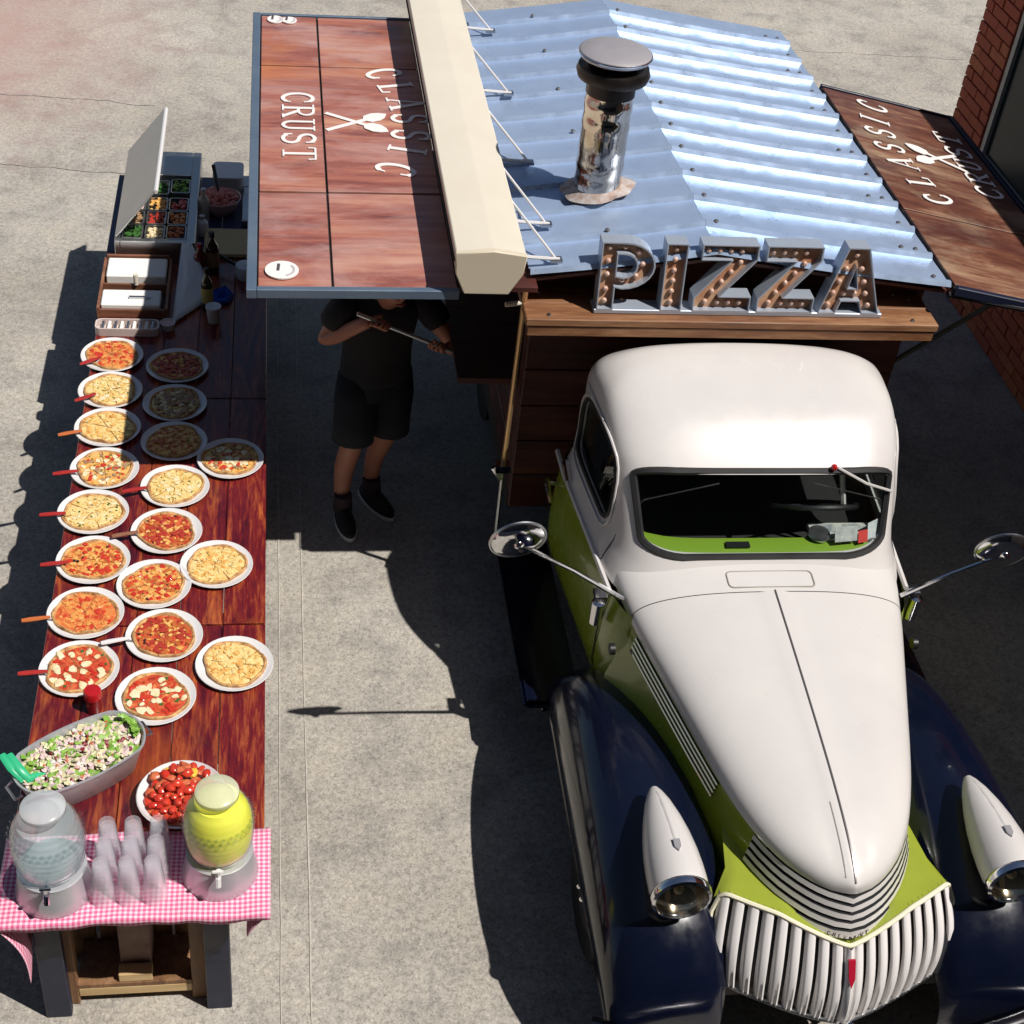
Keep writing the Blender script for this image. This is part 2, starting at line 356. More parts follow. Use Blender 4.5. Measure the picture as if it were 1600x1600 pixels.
# ------------------------------------------------------------------ a small serif stroke alphabet (unit cap height)
def arc(cx, cy, rx, ry, a0, a1, n=14): return [(cx+rx*math.cos(R(a0+(a1-a0)*k/n)), cy+ry*math.sin(R(a0+(a1-a0)*k/n))) for k in range(n+1)]
TH, TN = .13, .06
def _serif(x, y, w=.2): return ([(x-w/2, y), (x+w/2, y)], TN*.9)
GLY = {
 'C': (.52, [(arc(.28, .5, .2, .47, 50, 310, 18), TH), ([(.405, .93), (.42, .68)], TN), ([(.41, .07), (.43, .28)], TN)]),
 'L': (.46, [([(.14, 0), (.14, 1)], TH), ([(.06, .03), (.42, .03)], TN), ([(.4, .03), (.43, .24)], TN), _serif(.14, .97)]),
 'A': (.56, [([(.06, 0), (.27, 1)], TN), ([(.27, 1), (.48, 0)], TH), ([(.14, .34), (.4, .34)], TN), _serif(.06, .03, .16), _serif(.48, .03, .2)]),
 'S': (.46, [(arc(.23, .74, .15, .23, 30, 250, 12)+arc(.23, .26, .16, .24, 80, -150, 12)[1:], TH*.9), ([(.37, .95), (.38, .7)], TN), ([(.08, .05), (.07, .3)], TN)]),
 'I': (.28, [([(.14, 0), (.14, 1)], TH), _serif(.14, .03, .24), _serif(.14, .97, .24)]),
 'R': (.54, [([(.13, 0), (.13, 1)], TH), ([(.13, .97)]+arc(.26, .74, .15, .23, 90, -90, 10)+[(.13, .51)], TN*1.5), ([(.24, .52), (.47, .02)], TH*.9), _serif(.13, .03, .22), _serif(.11, .97, .2), _serif(.46, .03, .14)]),
 'U': (.52, [([(.13, .98), (.13, .3)]+arc(.26, .28, .13, .25, 180, 360, 10)+[(.39, .98)], TH*.85), _serif(.13, .97, .2), _serif(.39, .97, .18)]),
 'T': (.5, [([(.25, 0), (.25, 1)], TH), ([(.04, .97), (.46, .97)], TN), ([(.05, .97), (.04, .76)], TN), ([(.45, .97), (.46, .76)], TN), _serif(.25, .03, .22)]),
 'H': (.54, [([(.13, 0), (.13, 1)], TH), ([(.41, 0), (.41, 1)], TH), ([(.13, .5), (.41, .5)], TN)]),
 'E': (.46, [([(.13, 0), (.13, 1)], TH), ([(.1, .97), (.4, .97)], TN), ([(.1, .5), (.34, .5)], TN), ([(.1, .03), (.41, .03)], TN)]),
 'V': (.52, [([(.06, 1), (.26, 0)], TH), ([(.26, 0), (.46, 1)], TN)]),
 'O': (.54, [(arc(.27, .5, .2, .46, 0, 360, 20), TH*.8)]),
}
def strip2d(mb, pts, w, tf, thick):
    """one stroke as a thin raised bar; tf maps (u, v, h) to space"""
    n = len(pts); L = []; Rr = []
    for i, p in enumerate(pts):
        a = pts[max(0, i-1)]; b = pts[min(n-1, i+1)]
        dx, dy = b[0]-a[0], b[1]-a[1]; d = math.hypot(dx, dy) or 1
        nx, ny = -dy/d*w/2, dx/d*w/2
        L.append((p[0]+nx, p[1]+ny)); Rr.append((p[0]-nx, p[1]-ny))
    vs_ = [tf(*q, 0) for q in L]+[tf(*q, 0) for q in Rr]+[tf(*q, thick) for q in L]+[tf(*q, thick) for q in Rr]
    fs = []
    for i in range(n-1):
        fs += [(i, i+1, n+i+1, n+i), (2*n+i, 3*n+i, 3*n+i+1, 2*n+i+1), (i, 2*n+i, 2*n+i+1, i+1), (n+i, n+i+1, 3*n+i+1, 3*n+i)]
    fs += [(0, n, 3*n, 2*n), (n-1, 3*n-1, 4*n-1, 2*n-1)]
    mb.add(vs_, fs)
def glyph_mesh(ch, tf, thick, height, wscale=1.):
    mb = MB()
    for k, (pts, w) in enumerate(GLY[ch][1]):
        strip2d(mb, [(p[0]*height*wscale, p[1]*height) for p in pts], w*height*1.0, tf, thick+k*.0004)
    return mb

# ------------------------------------------------------------------ the setting: ground with joints and cracks
g = MB(); N = 1
g.add([(-60, -20, 0), (60, -20, 0), (60, 80, 0), (-60, 80, 0)], [(0, 1, 2, 3)])
ground = g.build('ground', GROUND); tag(ground, None, None, None, 'structure')
def strip(name, pts, w, z, material, parent):
    m = MB(); n = len(pts); L = []; Q = []
    for i, p in enumerate(pts):
        a = pts[max(0, i-1)]; b = pts[min(n-1, i+1)]; dx, dy = b[0]-a[0], b[1]-a[1]; d = math.hypot(dx, dy) or 1
        ww = w*random.uniform(.55, 1.2)
        L.append((p[0]-dy/d*ww/2, p[1]+dx/d*ww/2, z)); Q.append((p[0]+dy/d*ww/2, p[1]-dx/d*ww/2, z))
    m.add(L+Q, [(i, i+1, n+i+1, n+i) for i in range(n-1)]); return m.build(name, material, parent)
for x in (.005, .118):
    strip('expansion_joint', [(x+random.uniform(-.002, .002), -2+.25*k) for k in range(60)], .006, .004, JOINTM, ground)
def wander(p0, p1, n, amp):
    out = []; d = 0
    for k in range(n+1):
        d = d*.8+random.uniform(-amp, amp); t = k/n
        out.append((p0[0]+(p1[0]-p0[0])*t + d*.3, p0[1]+(p1[1]-p0[1])*t + d))
    return out
for a, b, w in [((-3, 11.1), (-.9, 10.9), .014), ((-3.5, 10.1), (-.9, 9.75), .014), ((3.1, 11.0), (6.5, 10.6), .014), ((3.2, 12.6), (6.9, 12.5), .012)]:
    strip('crack', wander(a, b, 60, .012), w*.55, .004, CRACK, ground)

# ------------------------------------------------------------------ brick building on the right
WX = 4.57
bld = thing('brick_building', 'red brick building with a dark window at the right edge of the yard', 'building', (WX, 8, 0))
MORTAR = mat('mortar', (.4, .3, .23), .95, bump=(60, .4, .005))
WY0, WY1, WH = -1.29, 9.04, 3.75
OP = (4.6, 8.55, .93, 2.75)   # window opening y0,y1,z0,z1
w = MB()
w.box(WX+.01, WX+5, OP[1], WY1-.006, 0, WH); w.box(WX+.012, WX+5, WY0, OP[0], 0, WH)
w.box(WX+.011, WX+5, OP[0], OP[1], 0, OP[2]); w.box(WX+.011, WX+5, OP[0], OP[1], OP[3], WH)
w.build('wall', MORTAR, bld)
w = MB(); w.box(WX-.02, WX+5.02, WY0, WY1+.02, WH, WH+.09); w.build('coping', mat('coping_stone', (.4, .37, .33), .85, bump=(30, .3, .006)), bld)
bm_ = [mat('brick_a', (.62, .15, .065), .85, var=(20, (.4, .08, .04), .3), bump=(60, .5, .006)),
       mat('brick_b', (.7, .22, .085), .85, var=(20, (.46, .11, .055), .3), bump=(60, .5, .006)),
       mat('brick_c', (.5, .1, .055), .85, var=(20, (.5, .12, .06), .3), bump=(60, .5, .006))]
BL, BH, GAP = .232, .067, .009
brick_me = {}
def brick_mesh(L, mi):
    key = (round(L, 3), mi)
    if key not in brick_me:
        m = MB(); m.box(-.055, .055, 0, L, 0, BH); me = bpy.data.meshes.new('brick'); me.from_pydata(m.v, [], m.f)
        b2 = bmesh.new(); b2.from_mesh(me); bmesh.ops.bevel(b2, geom=list(b2.edges), offset=.003, segments=1, affect='EDGES'); b2.to_mesh(me); b2.free()
        me.materials.append(bm_[mi]); brick_me[key] = me
    return brick_me[key]
rest = MB(); nb = 0
for c in range(int(WH/(BH+GAP))):
    z = .004 + c*(BH+GAP); y = WY1-.002
    first = True
    while y > 3.0:
        L = BL if not (first and c % 2) else BL/2-GAP/2
        first = False
        y0, y1 = y-L, y; y = y0-GAP
        if y1 < 3.2: break
        if z+BH > OP[2]-.03 and z < OP[3]+.02:
            if y1 <= OP[1]+.02: 
                if y1 > OP[0]: continue
            elif y0 < OP[1]: y0 = OP[1]+.012
        if y1-y0 < .05: continue
        dx = random.uniform(-.003, .003)
        visible = (y0 > 8.3 and .75 < z < 2.3) or (6.7 < y0 < 8.6 and z < .62)
        if visible and nb < 300:
            o = bpy.data.objects.new('brick', brick_mesh(y1-y0, random.randrange(3))); COL.objects.link(o); o.parent = bld
            o.location = (.04+dx, y0-8, z); nb += 1
        else:
            rest.box(WX-.015+dx, WX+.095, y0, y1, z, z+BH)
o = rest.build('brickwork', bm_[0], bld); o['kind'] = 'stuff'
# unseen dark block added behind the viewpoint to hold back sky light
w = MB(); w.box(-14, WX+5, -5.5, -1.3, 0, 10.5); w.build('sky_blocker', mat('blocker_grey', (.05, .055, .065), .8), bld)
# end wall beyond the corner
w = MB(); w.box(WX+.06, WX+4.9, WY1-.004, WY1+.03, 0, WH); w.build('end_wall', BRICKWORK, bld)
wf = MB(); fx0, fx1 = WX-.005, WX+.06
wf.box(fx0, fx1, OP[1]-.05, OP[1]-.003, OP[2], OP[3]); wf.box(fx0, fx1, OP[0], OP[0]+.05, OP[2], OP[3])
wf.box(fx0, fx1, OP[0]+.05, OP[1]-.05, OP[2], OP[2]+.05); wf.box(fx0, fx1, OP[0]+.05, OP[1]-.05, OP[3]-.05, OP[3]-.003)
wf.box(fx0+.004, fx1, 6.6, 6.65, OP[2]+.05, OP[3]-.05)
fr = wf.build('window_frame', mat('pale_frame', (.5, .46, .4), .5), bld)
for y0, y1 in ((OP[0]+.05, 6.6), (6.65, OP[1]-.05)):
    m = MB(); m.box(WX+.02, WX+.03, y0, y1, OP[2]+.05, OP[3]-.05); m.build('pane', DARK_GLASS, fr)
m = MB(); m.box(WX+.15, WX+.2, OP[0], OP[1], OP[2], OP[3]); m.build('blind', mat('dark_blind', (.02, .04, .04), .8), bld)

# ------------------------------------------------------------------ the pizza truck
XC = 1.97
truck = thing('pizza_truck', 'vintage white, green and navy pickup truck carrying a tin-roofed pizza kitchen with PIZZA letters', 'truck', (XC, 5.0, 0))
def MX(x): return 2*XC-x

# cab shell -------------------------------------------------------
W_T = [(.98, .712), (1.04, .69), (1.10, .668), (1.25, .662), (1.40, .656), (1.48, .655), (1.545, .632), (1.595, .57), (1.63, .455), (1.648, .24), (1.65, .02)]
F_T = [(.98, 4.235), (1.14, 4.36), (1.41, 4.56), (1.445, 4.60), (1.48, 4.645), (1.545, 4.735), (1.595, 4.85), (1.63, 4.98), (1.648, 5.08), (1.65, 5.14)]
B_T = [(.98, 5.37), (1.40, 5.365), (1.48, 5.345), (1.545, 5.30), (1.595, 5.245), (1.63, 5.2), (1.648, 5.17), (1.65, 5.16)]
def taper(y): return 1-.13*max(0, min(1.1, 5.15-y))
def cab_ring(z, n=96, inset=0):
    w = smoothtab(W_T, z)-inset; f = smoothtab(F_T, z)+inset; b = smoothtab(B_T, z)-inset
    w = max(w, .005); cy = (f+b)/2; h = max((b-f)/2, .005); e = lerp([(.98, 5.2), (1.42, 4.8), (1.55, 3.6), (1.65, 2.4)], z)
    out = []
    for k in range(n):
        a = 2*math.pi*(k+.5)/n; c, s = math.cos(a), math.sin(a)
        x = w*math.copysign(abs(c)**(2/e), c); y = cy+h*math.copysign(abs(s)**(2/e), s)
        out.append((XC+x*taper(y), y, z))
    return out
def cab_front_y(x, z, inset=0):
    w = smoothtab(W_T, z)-inset; f = smoothtab(F_T, z)+inset; b = smoothtab(B_T, z)-inset
    cy = (f+b)/2; h = (b-f)/2; e = lerp([(.98, 5.2), (1.42, 4.8), (1.55, 3.6), (1.65, 2.4)], z); y = f
    for _ in range(4):
        u = min(.999, abs(x-XC)/(w*taper(y))); y = cy-h*(1-u**e)**(1/e)
    return y
def cab_side_x(y, z, side=-1, inset=0):
    w = smoothtab(W_T, z)-inset; f = smoothtab(F_T, z)+inset; b = smoothtab(B_T, z)-inset
    cy = (f+b)/2; h = (b-f)/2; e = lerp([(.98, 5.2), (1.42, 4.8), (1.55, 3.6), (1.65, 2.4)], z)
    u = min(.999, abs(y-cy)/h); return XC+side*w*(1-u**e)**(1/e)*taper(y)
zs = [.98, 1.0, 1.03, 1.07, 1.1, 1.15, 1.2, 1.25, 1.3, 1.35, 1.4, 1.44, 1.48, 1.51, 1.54, 1.565, 1.59, 1.61, 1.625, 1.638, 1.645, 1.649]
cm = MB(); cm.loft([cab_ring(z) for z in zs], True, False, True)
cab = cm.build('cab_shell', WHITE_PAINT, None, False)
# windscreen opening outline in x,z ; side window outline in y,z
def ws_outline(grow=0):
    base = rrect(2, 2, .32, 7); out = []
    for u, v in base:
        z = 1.276+v*(.134+grow); hw = .525+.022*(v) + grow; out.append((XC+u*hw, z))
    return out
def chaikin(p, k=2):
    for _ in range(k):
        q = []
        for i in range(len(p)):
            a, b = p[i], p[(i+1) % len(p)]
            q += [(a[0]*.75+b[0]*.25, a[1]*.75+b[1]*.25), (a[0]*.25+b[0]*.75, a[1]*.25+b[1]*.75)]
        p = q
    return p
def sw_outline(grow=0):
    pts = [(4.6-grow, 1.105-grow), (4.85, 1.1-grow), (5.14+grow, 1.1-grow), (5.2+grow, 1.14), (5.19+grow, 1.3), (5.1, 1.41+grow), (4.95, 1.43+grow), (4.78, 1.425+grow), (4.665-grow, 1.37)]
    return chaikin(pts, 2)
cut = MB(); cut.prism([(x, 3.9, z) for x, z in ws_outline()], (0, .87, 0)); cut1 = cut.build('cut1', None)
cut = MB(); cut.prism([(XC-1, y, z) for y, z in sw_outline()], (2, 0, 0)); cut2 = cut.build('cut2', None)
sm = cab.modifiers.new('s', 'SOLIDIFY'); sm.thickness = .022; sm.offset = -1
for c in (cut1, cut2):
    b = cab.modifiers.new('b', 'BOOLEAN'); b.operation = 'DIFFERENCE'; b.object = c; b.solver = 'EXACT'
bpy.context.view_layer.update()
ev = cab.evaluated_get(bpy.context.evaluated_depsgraph_get()); me2 = bpy.data.meshes.new_from_object(ev)
for o in (cab, cut1, cut2): bpy.data.objects.remove(o, do_unlink=True)
me2.materials.clear()
for v in me2.vertices: v.co -= Vector((XC, 5, 0))
me2.shade_smooth(); me2.set_sharp_from_angle(angle=R(35))
me2.name = 'cab'
cab = link('cab', me2, WHITE_PAINT, truck)
# rubber seals and glass
ring = [(x, cab_front_y(x, z, .004), z) for x, z in ws_outline(.006)]
MB().tube(ring, .016, 6, True).build('windscreen_seal', RUBBER, cab, True)
for side in (-1, 1):
    ring = [(cab_side_x(y, z, side, .004), y, z) for y, z in sw_outline(.002)]
    MB().tube(ring, .011, 6, True).build('side_window_seal', RUBBER, cab, True)
    m = MB(); pts = [(cab_side_x(y, z, side, .018), y, z) for y, z in sw_outline(.004)]
    m.prism(pts, (-side*.004, 0, 0)); m.build('side_window', GLASS, cab)
m = MB(); rows = []
for j in range(9):
    z = 1.135+.28*j/8; hw = .545+.02*(j/8); rows.append([(XC-hw+2*hw*i/24, cab_front_y(XC-hw+2*hw*i/24, z, .014), z) for i in range(25)])
m.loft(rows, False); ws = m.build('windscreen', GLASS, cab, True)
# raised side-window reveal, door seam, drip line
for side in (-1, 1):
    ring = [(cab_side_x(y, z, side, -.004), y, z) for y, z in sw_outline(.03)]
    MB().tube(ring, .006, 6, True).build('window_moulding', WHITE_PAINT, cab, True)
    m = MB(); m.tube([(cab_side_x(5.27, z, side, -.001), 5.27-.1*max(0, z-1.2), z) for z in (1.0, 1.1, 1.2, 1.3, 1.4, 1.45)], .003, 5); m.build('door_seam', DARK_IN, cab)
    m = MB(); m.tube([(cab_side_x(y, 1.463, side, -.006), y, 1.463) for y in (4.86, 4.92, 4.98, 5.05, 5.13)], .0045, 5); m.build('drip_rail', WHITE_PAINT, cab, True)
    m = MB(); m.tube([(cab_side_x(4.52, z, side, -.001), 4.52+.06*(z-1.0), z) for z in (1.0, 1.05, 1.1, 1.2, 1.3, 1.38)], .003, 5); m.build('door_seam', DARK_IN, cab)
# wiper with red pivot
m = MB(); px, pz_ = XC+.30, 1.437; py = cab_front_y(px, pz_, -.02)
m.tube([(px, py, pz_), (px+.12, cab_front_y(px+.12, 1.39, -.03), 1.39), (px+.25, cab_front_y(px+.25, 1.335, -.022), 1.335)], .006, 6); wp = m.build('wiper', mat('wiper_steel', (.7, .68, .66), .35, .3), cab, True)
MB().blob((px-.02, py-.005, pz_+.006), .015, jit=0).build('wiper_pivot', RED_ENAMEL, wp, True)
# interior: dash, steering wheel, bench seat, stickers
m = MB(); rows = []
for (yy, zz) in ((.0, 1.142), (.04, 1.152), (.085, 1.148), (.1, 1.12), (.1, 1.0)):
    rows.append([(XC-.54+1.08*i/16, cab_front_y(XC-.54+1.08*i/16, 1.15, .02)+yy, zz) for i in range(17)])
m.loft(rows, False); dash = m.build('dashboard', DASH_GREEN, cab, True)
m = MB(); m.box(XC-.16, XC-.06, 4.405, 4.435, 1.153, 1.162); m.build('ashtray', BLACK, dash)
m = MB(); m.box(XC+.22, XC+.5, 4.44, 4.54, 1.145, 1.17); m.build('papers', mat('papers', (.5, .5, .45), .8, var=(25, (.2, .22, .25), .1)), dash)
m = MB(); m.lathe([(.0, .0), (.045, .0), (.05, .01), (.045, .02), (0, .02)], (XC+.25, 4.47, 1.16), 16); m.build('gauge', DULL_STEEL, dash, True)
sw = MB(); cc = Vector((XC+.27, 4.66, 1.17)); ax = Quaternion((1, 0, 0), R(-35))
sw.tube([cc+ax @ Vector((.19*math.cos(a*math.pi/12), .19*math.sin(a*math.pi/12), 0)) for a in range(24)], .012, 6, True)
for a in (90, 210, 330): sw.tube([cc, cc+ax @ Vector((.19*math.cos(R(a)), .19*math.sin(R(a)), 0))], .008, 5)
sw.build('steering_wheel', BLACK, cab, True)
m = MB(); m.box(XC-.55, XC+.55, 4.8, 5.2, .62, .85); m.box(XC-.55, XC+.55, 5.13, 5.26, .85, 1.3); m.build('bench_seat', LEATHER, cab, True, bevel=.04)
for x0, x1, z0, z1, mt in ((.30, .40, 1.175, 1.225, mat('sticker_grey', (.55, .55, .52), .6, var=(40, (.3, .32, .33), .2))), (.405, .45, 1.165, 1.205, mat('sticker_red', (.6, .05, .04), .5)), (.45, .53, 1.17, 1.225, mat('sticker_pale', (.6, .62, .6), .6, var=(40, (.45, .5, .55), .2)))):
    m = MB(); pts = [(XC+x0, z0), (XC+x1, z0), (XC+x1, z1), (XC+x0, z1)]
    m.prism([(x, cab_front_y(x, z, .019), z) for x, z in pts], (0, .002, 0)); m.build('windscreen_sticker', mt, cab)
m = MB(); m.tube([(XC+.4, 4.62, 1.18), (XC+.36, 4.66, 1.37)], .012, 6); m.build('inner_pillar', WHITE_PAINT, cab)

# lower cab body (green) ------------------------------------------
LW = [(.42, .66), (.5, .715), (.62, .738), (.78, .735), (.9, .722), (.979, .706)]
def low_ring(z, n=72, inset=0):
    w = smoothtab(LW, z)-inset; f, b = 4.12+inset, 5.37-inset; cy = (f+b)/2; h = (b-f)/2; e = 7; out = []
    for k in range(n):
        a = 2*math.pi*(k+.5)/n; c, s = math.cos(a), math.sin(a)
        x = w*math.copysign(abs(c)**(2/e), c); y = cy+h*math.copysign(abs(s)**(2/e), s); out.append((XC+x*taper(y), y, z))
    return out
body = MB().loft([low_ring(z) for z in (.42, .46, .5, .56, .62, .7, .78, .84, .9, .94, .979)], True, True, False).build('cab_lower_body', GREEN_PAINT, truck, True, angle=50)
MB().loft([low_ring(.955, 72, .012), low_ring(.956, 72, .3)], True, False, True).build('cab_interior_floor', DARK_IN, body)
def low_x(y, z, side): return XC+side*smoothtab(LW, z)*taper(y)
for side in (-1, 1):
    MB().tube([(low_x(y, .979, side)+side*.006, y, .985) for y in (4.33, 4.4, 4.5, 4.7, 4.9, 5.1, 5.28)], .012, 6).build('belt_moulding', WHITE_PAINT, body, True)
    MB().tube([(low_x(4.34, z, side)+side*.001, 4.34, z) for z in (.46, .6, .75, .9, .97)], .003, 5).build('door_seam', DARK_IN, body)
    h = MB(); hx = low_x(5.14, .9, side); h.tube([(hx, 5.16, .89), (hx+side*.045, 5.16, .895)], .01, 8); h.tube([(hx+side*.045, 5.18, .897), (hx+side*.05, 5.02, .885)], [.014, .009], 8)
    h.build('door_handle', CHROME, body, True)
    h = MB(); hx = low_x(4.36, .9, side)
    h.box(min(hx, hx+side*.05), max(hx, hx+side*.05), 4.31, 4.37, .955, .975); h.lathe([(.0, .84), (.026, .84), (.028, .95), (.0, .96)], (hx+side*.035, 4.31, 0), 12); h.build('door_hinge', CHROME, body, True)
    h = MB(); h.lathe([(0, 0), (.024, 0), (.024, .02), (0, .026)], (0, 0, 0), 14, 'x')
    h.v = [(low_x(4.14, .85, side)+side*v[0], 4.14+v[1], .85+v[2]) for v in h.v]; h.build('grommet', BLACK, body, True)
    h = MB(); hx = cab_side_x(5.12, 1.02, side); h.tube([(hx, 5.16, 1.03), (hx+side*.02, 5.14, 1.03), (hx+side*.02, 5.02, 1.01)], .009, 6); h.build('door_catch', CHROME, body, True)

# hood ------------------------------------------------------------
HW = [(2.925, .012), (2.95, .075), (2.99, .135), (3.06, .205), (3.16, .27), (3.3, .33), (3.45, .378), (3.65, .432), (3.9, .498), (4.1, .55), (4.2, .572), (4.3, .592), (4.42, .61)]
HT = [(2.925, .872), (2.95, .893), (2.99, .915), (3.06, .942), (3.16, .968), (3.3, .995), (3.45, 1.017), (3.65, 1.042), (3.9, 1.07), (4.1, 1.09), (4.2, 1.1), (4.3, 1.112), (4.42, 1.13)]
HB = [(2.925, .838), (3.06, .845), (3.3, .86), (3.65, .893), (3.9, .918), (4.2, .95), (4.42, .985)]
def hood_pt(y, t):
    """t 0..pi over the top"""
    w, zt, zb = smoothtab(HW, y), smoothtab(HT, y), lerp(HB, y); c, s = math.cos(t), math.sin(t)
    e = 2.5
    x = w*math.copysign(abs(c)**(2/e), c); z = zb+(zt-zb)*abs(s)**(2/e)
    ridge = .010*max(0, 1-abs(x)/.06) if y < 4.2 else 0
    return (XC+x, y, z+ridge)
def hood_z(x, y):
    w, zt, zb = smoothtab(HW, y), smoothtab(HT, y), lerp(HB, y); u = min(1, abs(x-XC)/w); return zb+(zt-zb)*(1-u**2.5)**(1/2.5)
def hood_rows(ys, n=48): return [[hood_pt(y, math.pi*k/n) for k in range(n+1)] for y in ys]
ys = [2.925, 2.935, 2.95, 2.97, 2.99, 3.02, 3.06, 3.1, 3.16, 3.22, 3.3, 3.38, 3.45, 3.55, 3.65, 3.75, 3.9, 4.0, 4.1, 4.15, 4.196]
hood = MB().loft(hood_rows(ys), False, True).build('hood', WHITE_PAINT, truck, True, angle=60)
MB().loft(hood_rows([4.2, 4.25, 4.3, 4.36, 4.42]), False).build('cowl', WHITE_PAINT, truck, True, angle=60)
MB().loft([[(XC+(p[0]-XC)*.99, p[1], p[2]-.012) for p in r] for r in hood_rows([4.17, 4.22])], False).build('cowl_gap', BLACK, truck)
MB().tube([(XC, y, smoothtab(HT, y)+.0105) for y in ys[1:]], .0042, 6).build('centre_seam', mat('seam', (.22, .2, .2), .3, .7), hood, True)
MB().tube([(XC-.032, y, hood_z(XC-.032, y)+.004) for y in (2.955, 2.99, 3.02, 3.06, 3.1, 3.16, 3.22)], .003, 5).build('crease_line', mat('crease', (.3, .28, .27), .4), hood, True)
m = MB(); pts = rrect(.36, .085, .02, 4, XC, 4.265); m.tube([(x, y, hood_z(x, y)+.001) for x, y in pts], .0035, 5, True); m.build('cowl_vent', mat('vent_gap', (.3, .28, .24), .6), truck, True)
# bright hood-side strips, green hood sides
for side in (-1, 1):
    for k in range(4):
        MB().tube([(XC+side*(smoothtab(HW, y)+.004+.004*k), y, lerp(HB, y)-.016-.021*k) for y in (3.42, 3.6, 3.8, 4.0, 4.12)], .0065, 6).build('hood_side_strip', CHROME, hood, True)
    rows = []
    for y in (3.14, 3.18, 3.25, 3.35, 3.5, 3.7, 3.9, 4.05, 4.2):
        w_, zb = smoothtab(HW, y), lerp(HB, y); f = lerp([(3.1, .015), (3.3, .02), (3.6, .05), (4.2, .06)], y)
        rows.append([(XC+side*(w_-.012), y, zb+.004), (XC+side*(w_-.002), y, zb-.006), (XC+side*(w_+.006), y, zb-.1), (XC+side*(w_+f), y, .70 if y < 3.5 else .66), (XC+side*(w_+f+.03), y, .5)])
    MB().loft(rows, False).build('hood_side', GREEN_PAINT, truck, True, angle=50)
# prow bars under the hood tip
YL = [2.93, 2.938, 2.95, 2.97, 2.99, 3.02, 3.06, 3.1, 3.15, 3.2]
def prow_pts(off, z):
    """a line round the nose that follows the hood's plan outline, pushed out by off"""
    side = [(smoothtab(HW, y)+off*.55, y-off*(1-.45*k/9), z+(lerp(HB, y)-.838)*.8) for k, y in enumerate(YL)]
    return [(XC-x, y, zz) for x, y, zz in reversed(side)]+[(XC, 2.918-off, z)]+[(XC+x, y, zz) for x, y, zz in side]
for k in range(5):
    z1 = .832-.0292*k; z0 = z1-.018 - (.012 if k == 4 else 0); off = .004+.0135*k
    a, b = prow_pts(off, z1), prow_pts(off+.007, z0); ai = [(XC+(p[0]-XC)*.93, p[1]+.02, p[2]) for p in a]; bi = [(XC+(p[0]-XC)*.93, p[1]+.02, p[2]) for p in b]
    bar = MB().loft([a, b, bi], False).build('nose_bar', WHITE_PAINT, truck, True, angle=50)
    MB().loft([ai, [(p[0], p[1], p[2]-.0008) for p in a]], False).build('nose_groove', BLACK, bar)
    if k == 4: lastbar = (bar, off, z0, z1)
MB().loft([[(XC+(p[0]-XC)*.95, p[1]+.012, p[2]) for p in prow_pts(o_, z_)] for o_, z_ in ((-.004, .85), (.05, .66))], False).build('nose_backing', BLACK, truck)
bar, off, z0, z1 = lastbar
word = 'CHEVROLET'
for i, ch in enumerate(word):
    x0 = -.078+.0175*i
    def tf(u, v, h, x0=x0):
        x = XC+x0+u*1.0; ax_ = abs(x-XC); y = 2.918-off-.005+lerp([(0, -.004), (.03, .006), (.079, .027), (.14, .066)], ax_)-.004
        return (x, y-.003-h, z0+.006+v)
    glyph_mesh(ch, tf, .001, .02).build('badge_letter', mat('badge_ink', (.05, .02, .03), .5), bar)
# green V under the nose and the cream edge of the grille
# grille ----------------------------------------------------------
GHW = .445
def grille_pt(s, t, d=0):
    """s -1..1 across, t 0 top .. 1 bottom, d outwards"""
    a = abs(s)
    yt = 2.835+.215*a**1.25; yb = 2.715+.19*a**1.3
    zt = .676+.062*min(1, (a/.55))**1.2 - (.05*max(0, (a-.9)/.1)**2)
    zb = .385+.045*a**2
    y = yt+(yb-yt)*t-.035*math.sin(math.pi*t) - d; z = zt+(zb-zt)*t
    return (XC+s*GHW*(1+.01*t)*(1+.06*math.sin(math.pi*t*.9)), y, z)
MB().loft([[grille_pt(-1+2*i/40, .06+.94*j/10, -.028) for i in range(41)] for j in range(11)], False).build('grille_backing', BLACK, truck)
grille = empty_part('grille', truck)
NS = 9
for side in (-1, 1):
    for k in range(NS):
        s0 = (.052+(k+.0)*(.948/NS))*side; s1 = s0+side*.948/NS*.62
        rows = []
        for j in range(13):
            t = j/12; row = []
            for q, d in ((0, -.022), (.03, .002), (.25, .008), (.5, .0065-.006*max(0, t-.45)), (.75, .008), (.97, .002), (1, -.022)):
                row.append(grille_pt(s0+(s1-s0)*q, t, d))
            rows.append(row)
        MB().loft(rows, False).build('grille_slat', mat('slat_paint', (.76, .73, .72), .25, coat=.4), grille, True, angle=60)
rows = [[grille_pt(q, t/12, d) for q, d in ((-.034, -.02), (-.034, .012), (0, .022), (.034, .012), (.034, -.02))] for t in range(13)]
cb = MB().loft(rows, False).build('grille_centre_bar', mat('slat_paint', None), grille, True, angle=60)
m = MB(); m.prism([Vector(grille_pt(s, t, .026)) for s, t in ((-.028, .08), (.028, .08), (.025, .26), (-.004, .36), (-.025, .26))], (0, -.008, 0)); m.build('grille_emblem', mat('emblem_red', (.38, .01, .03), .2, coat=.5), cb)
p = grille_pt(0, .9, .02); m = MB(); m.tube([(p[0]-.025, p[1]-.006, p[2]+.01), (p[0], p[1]-.016, p[2]-.006), (p[0]+.025, p[1]-.006, p[2]+.01)], .008, 8); m.build('crank_hole_ring', CHROME, cb, True)
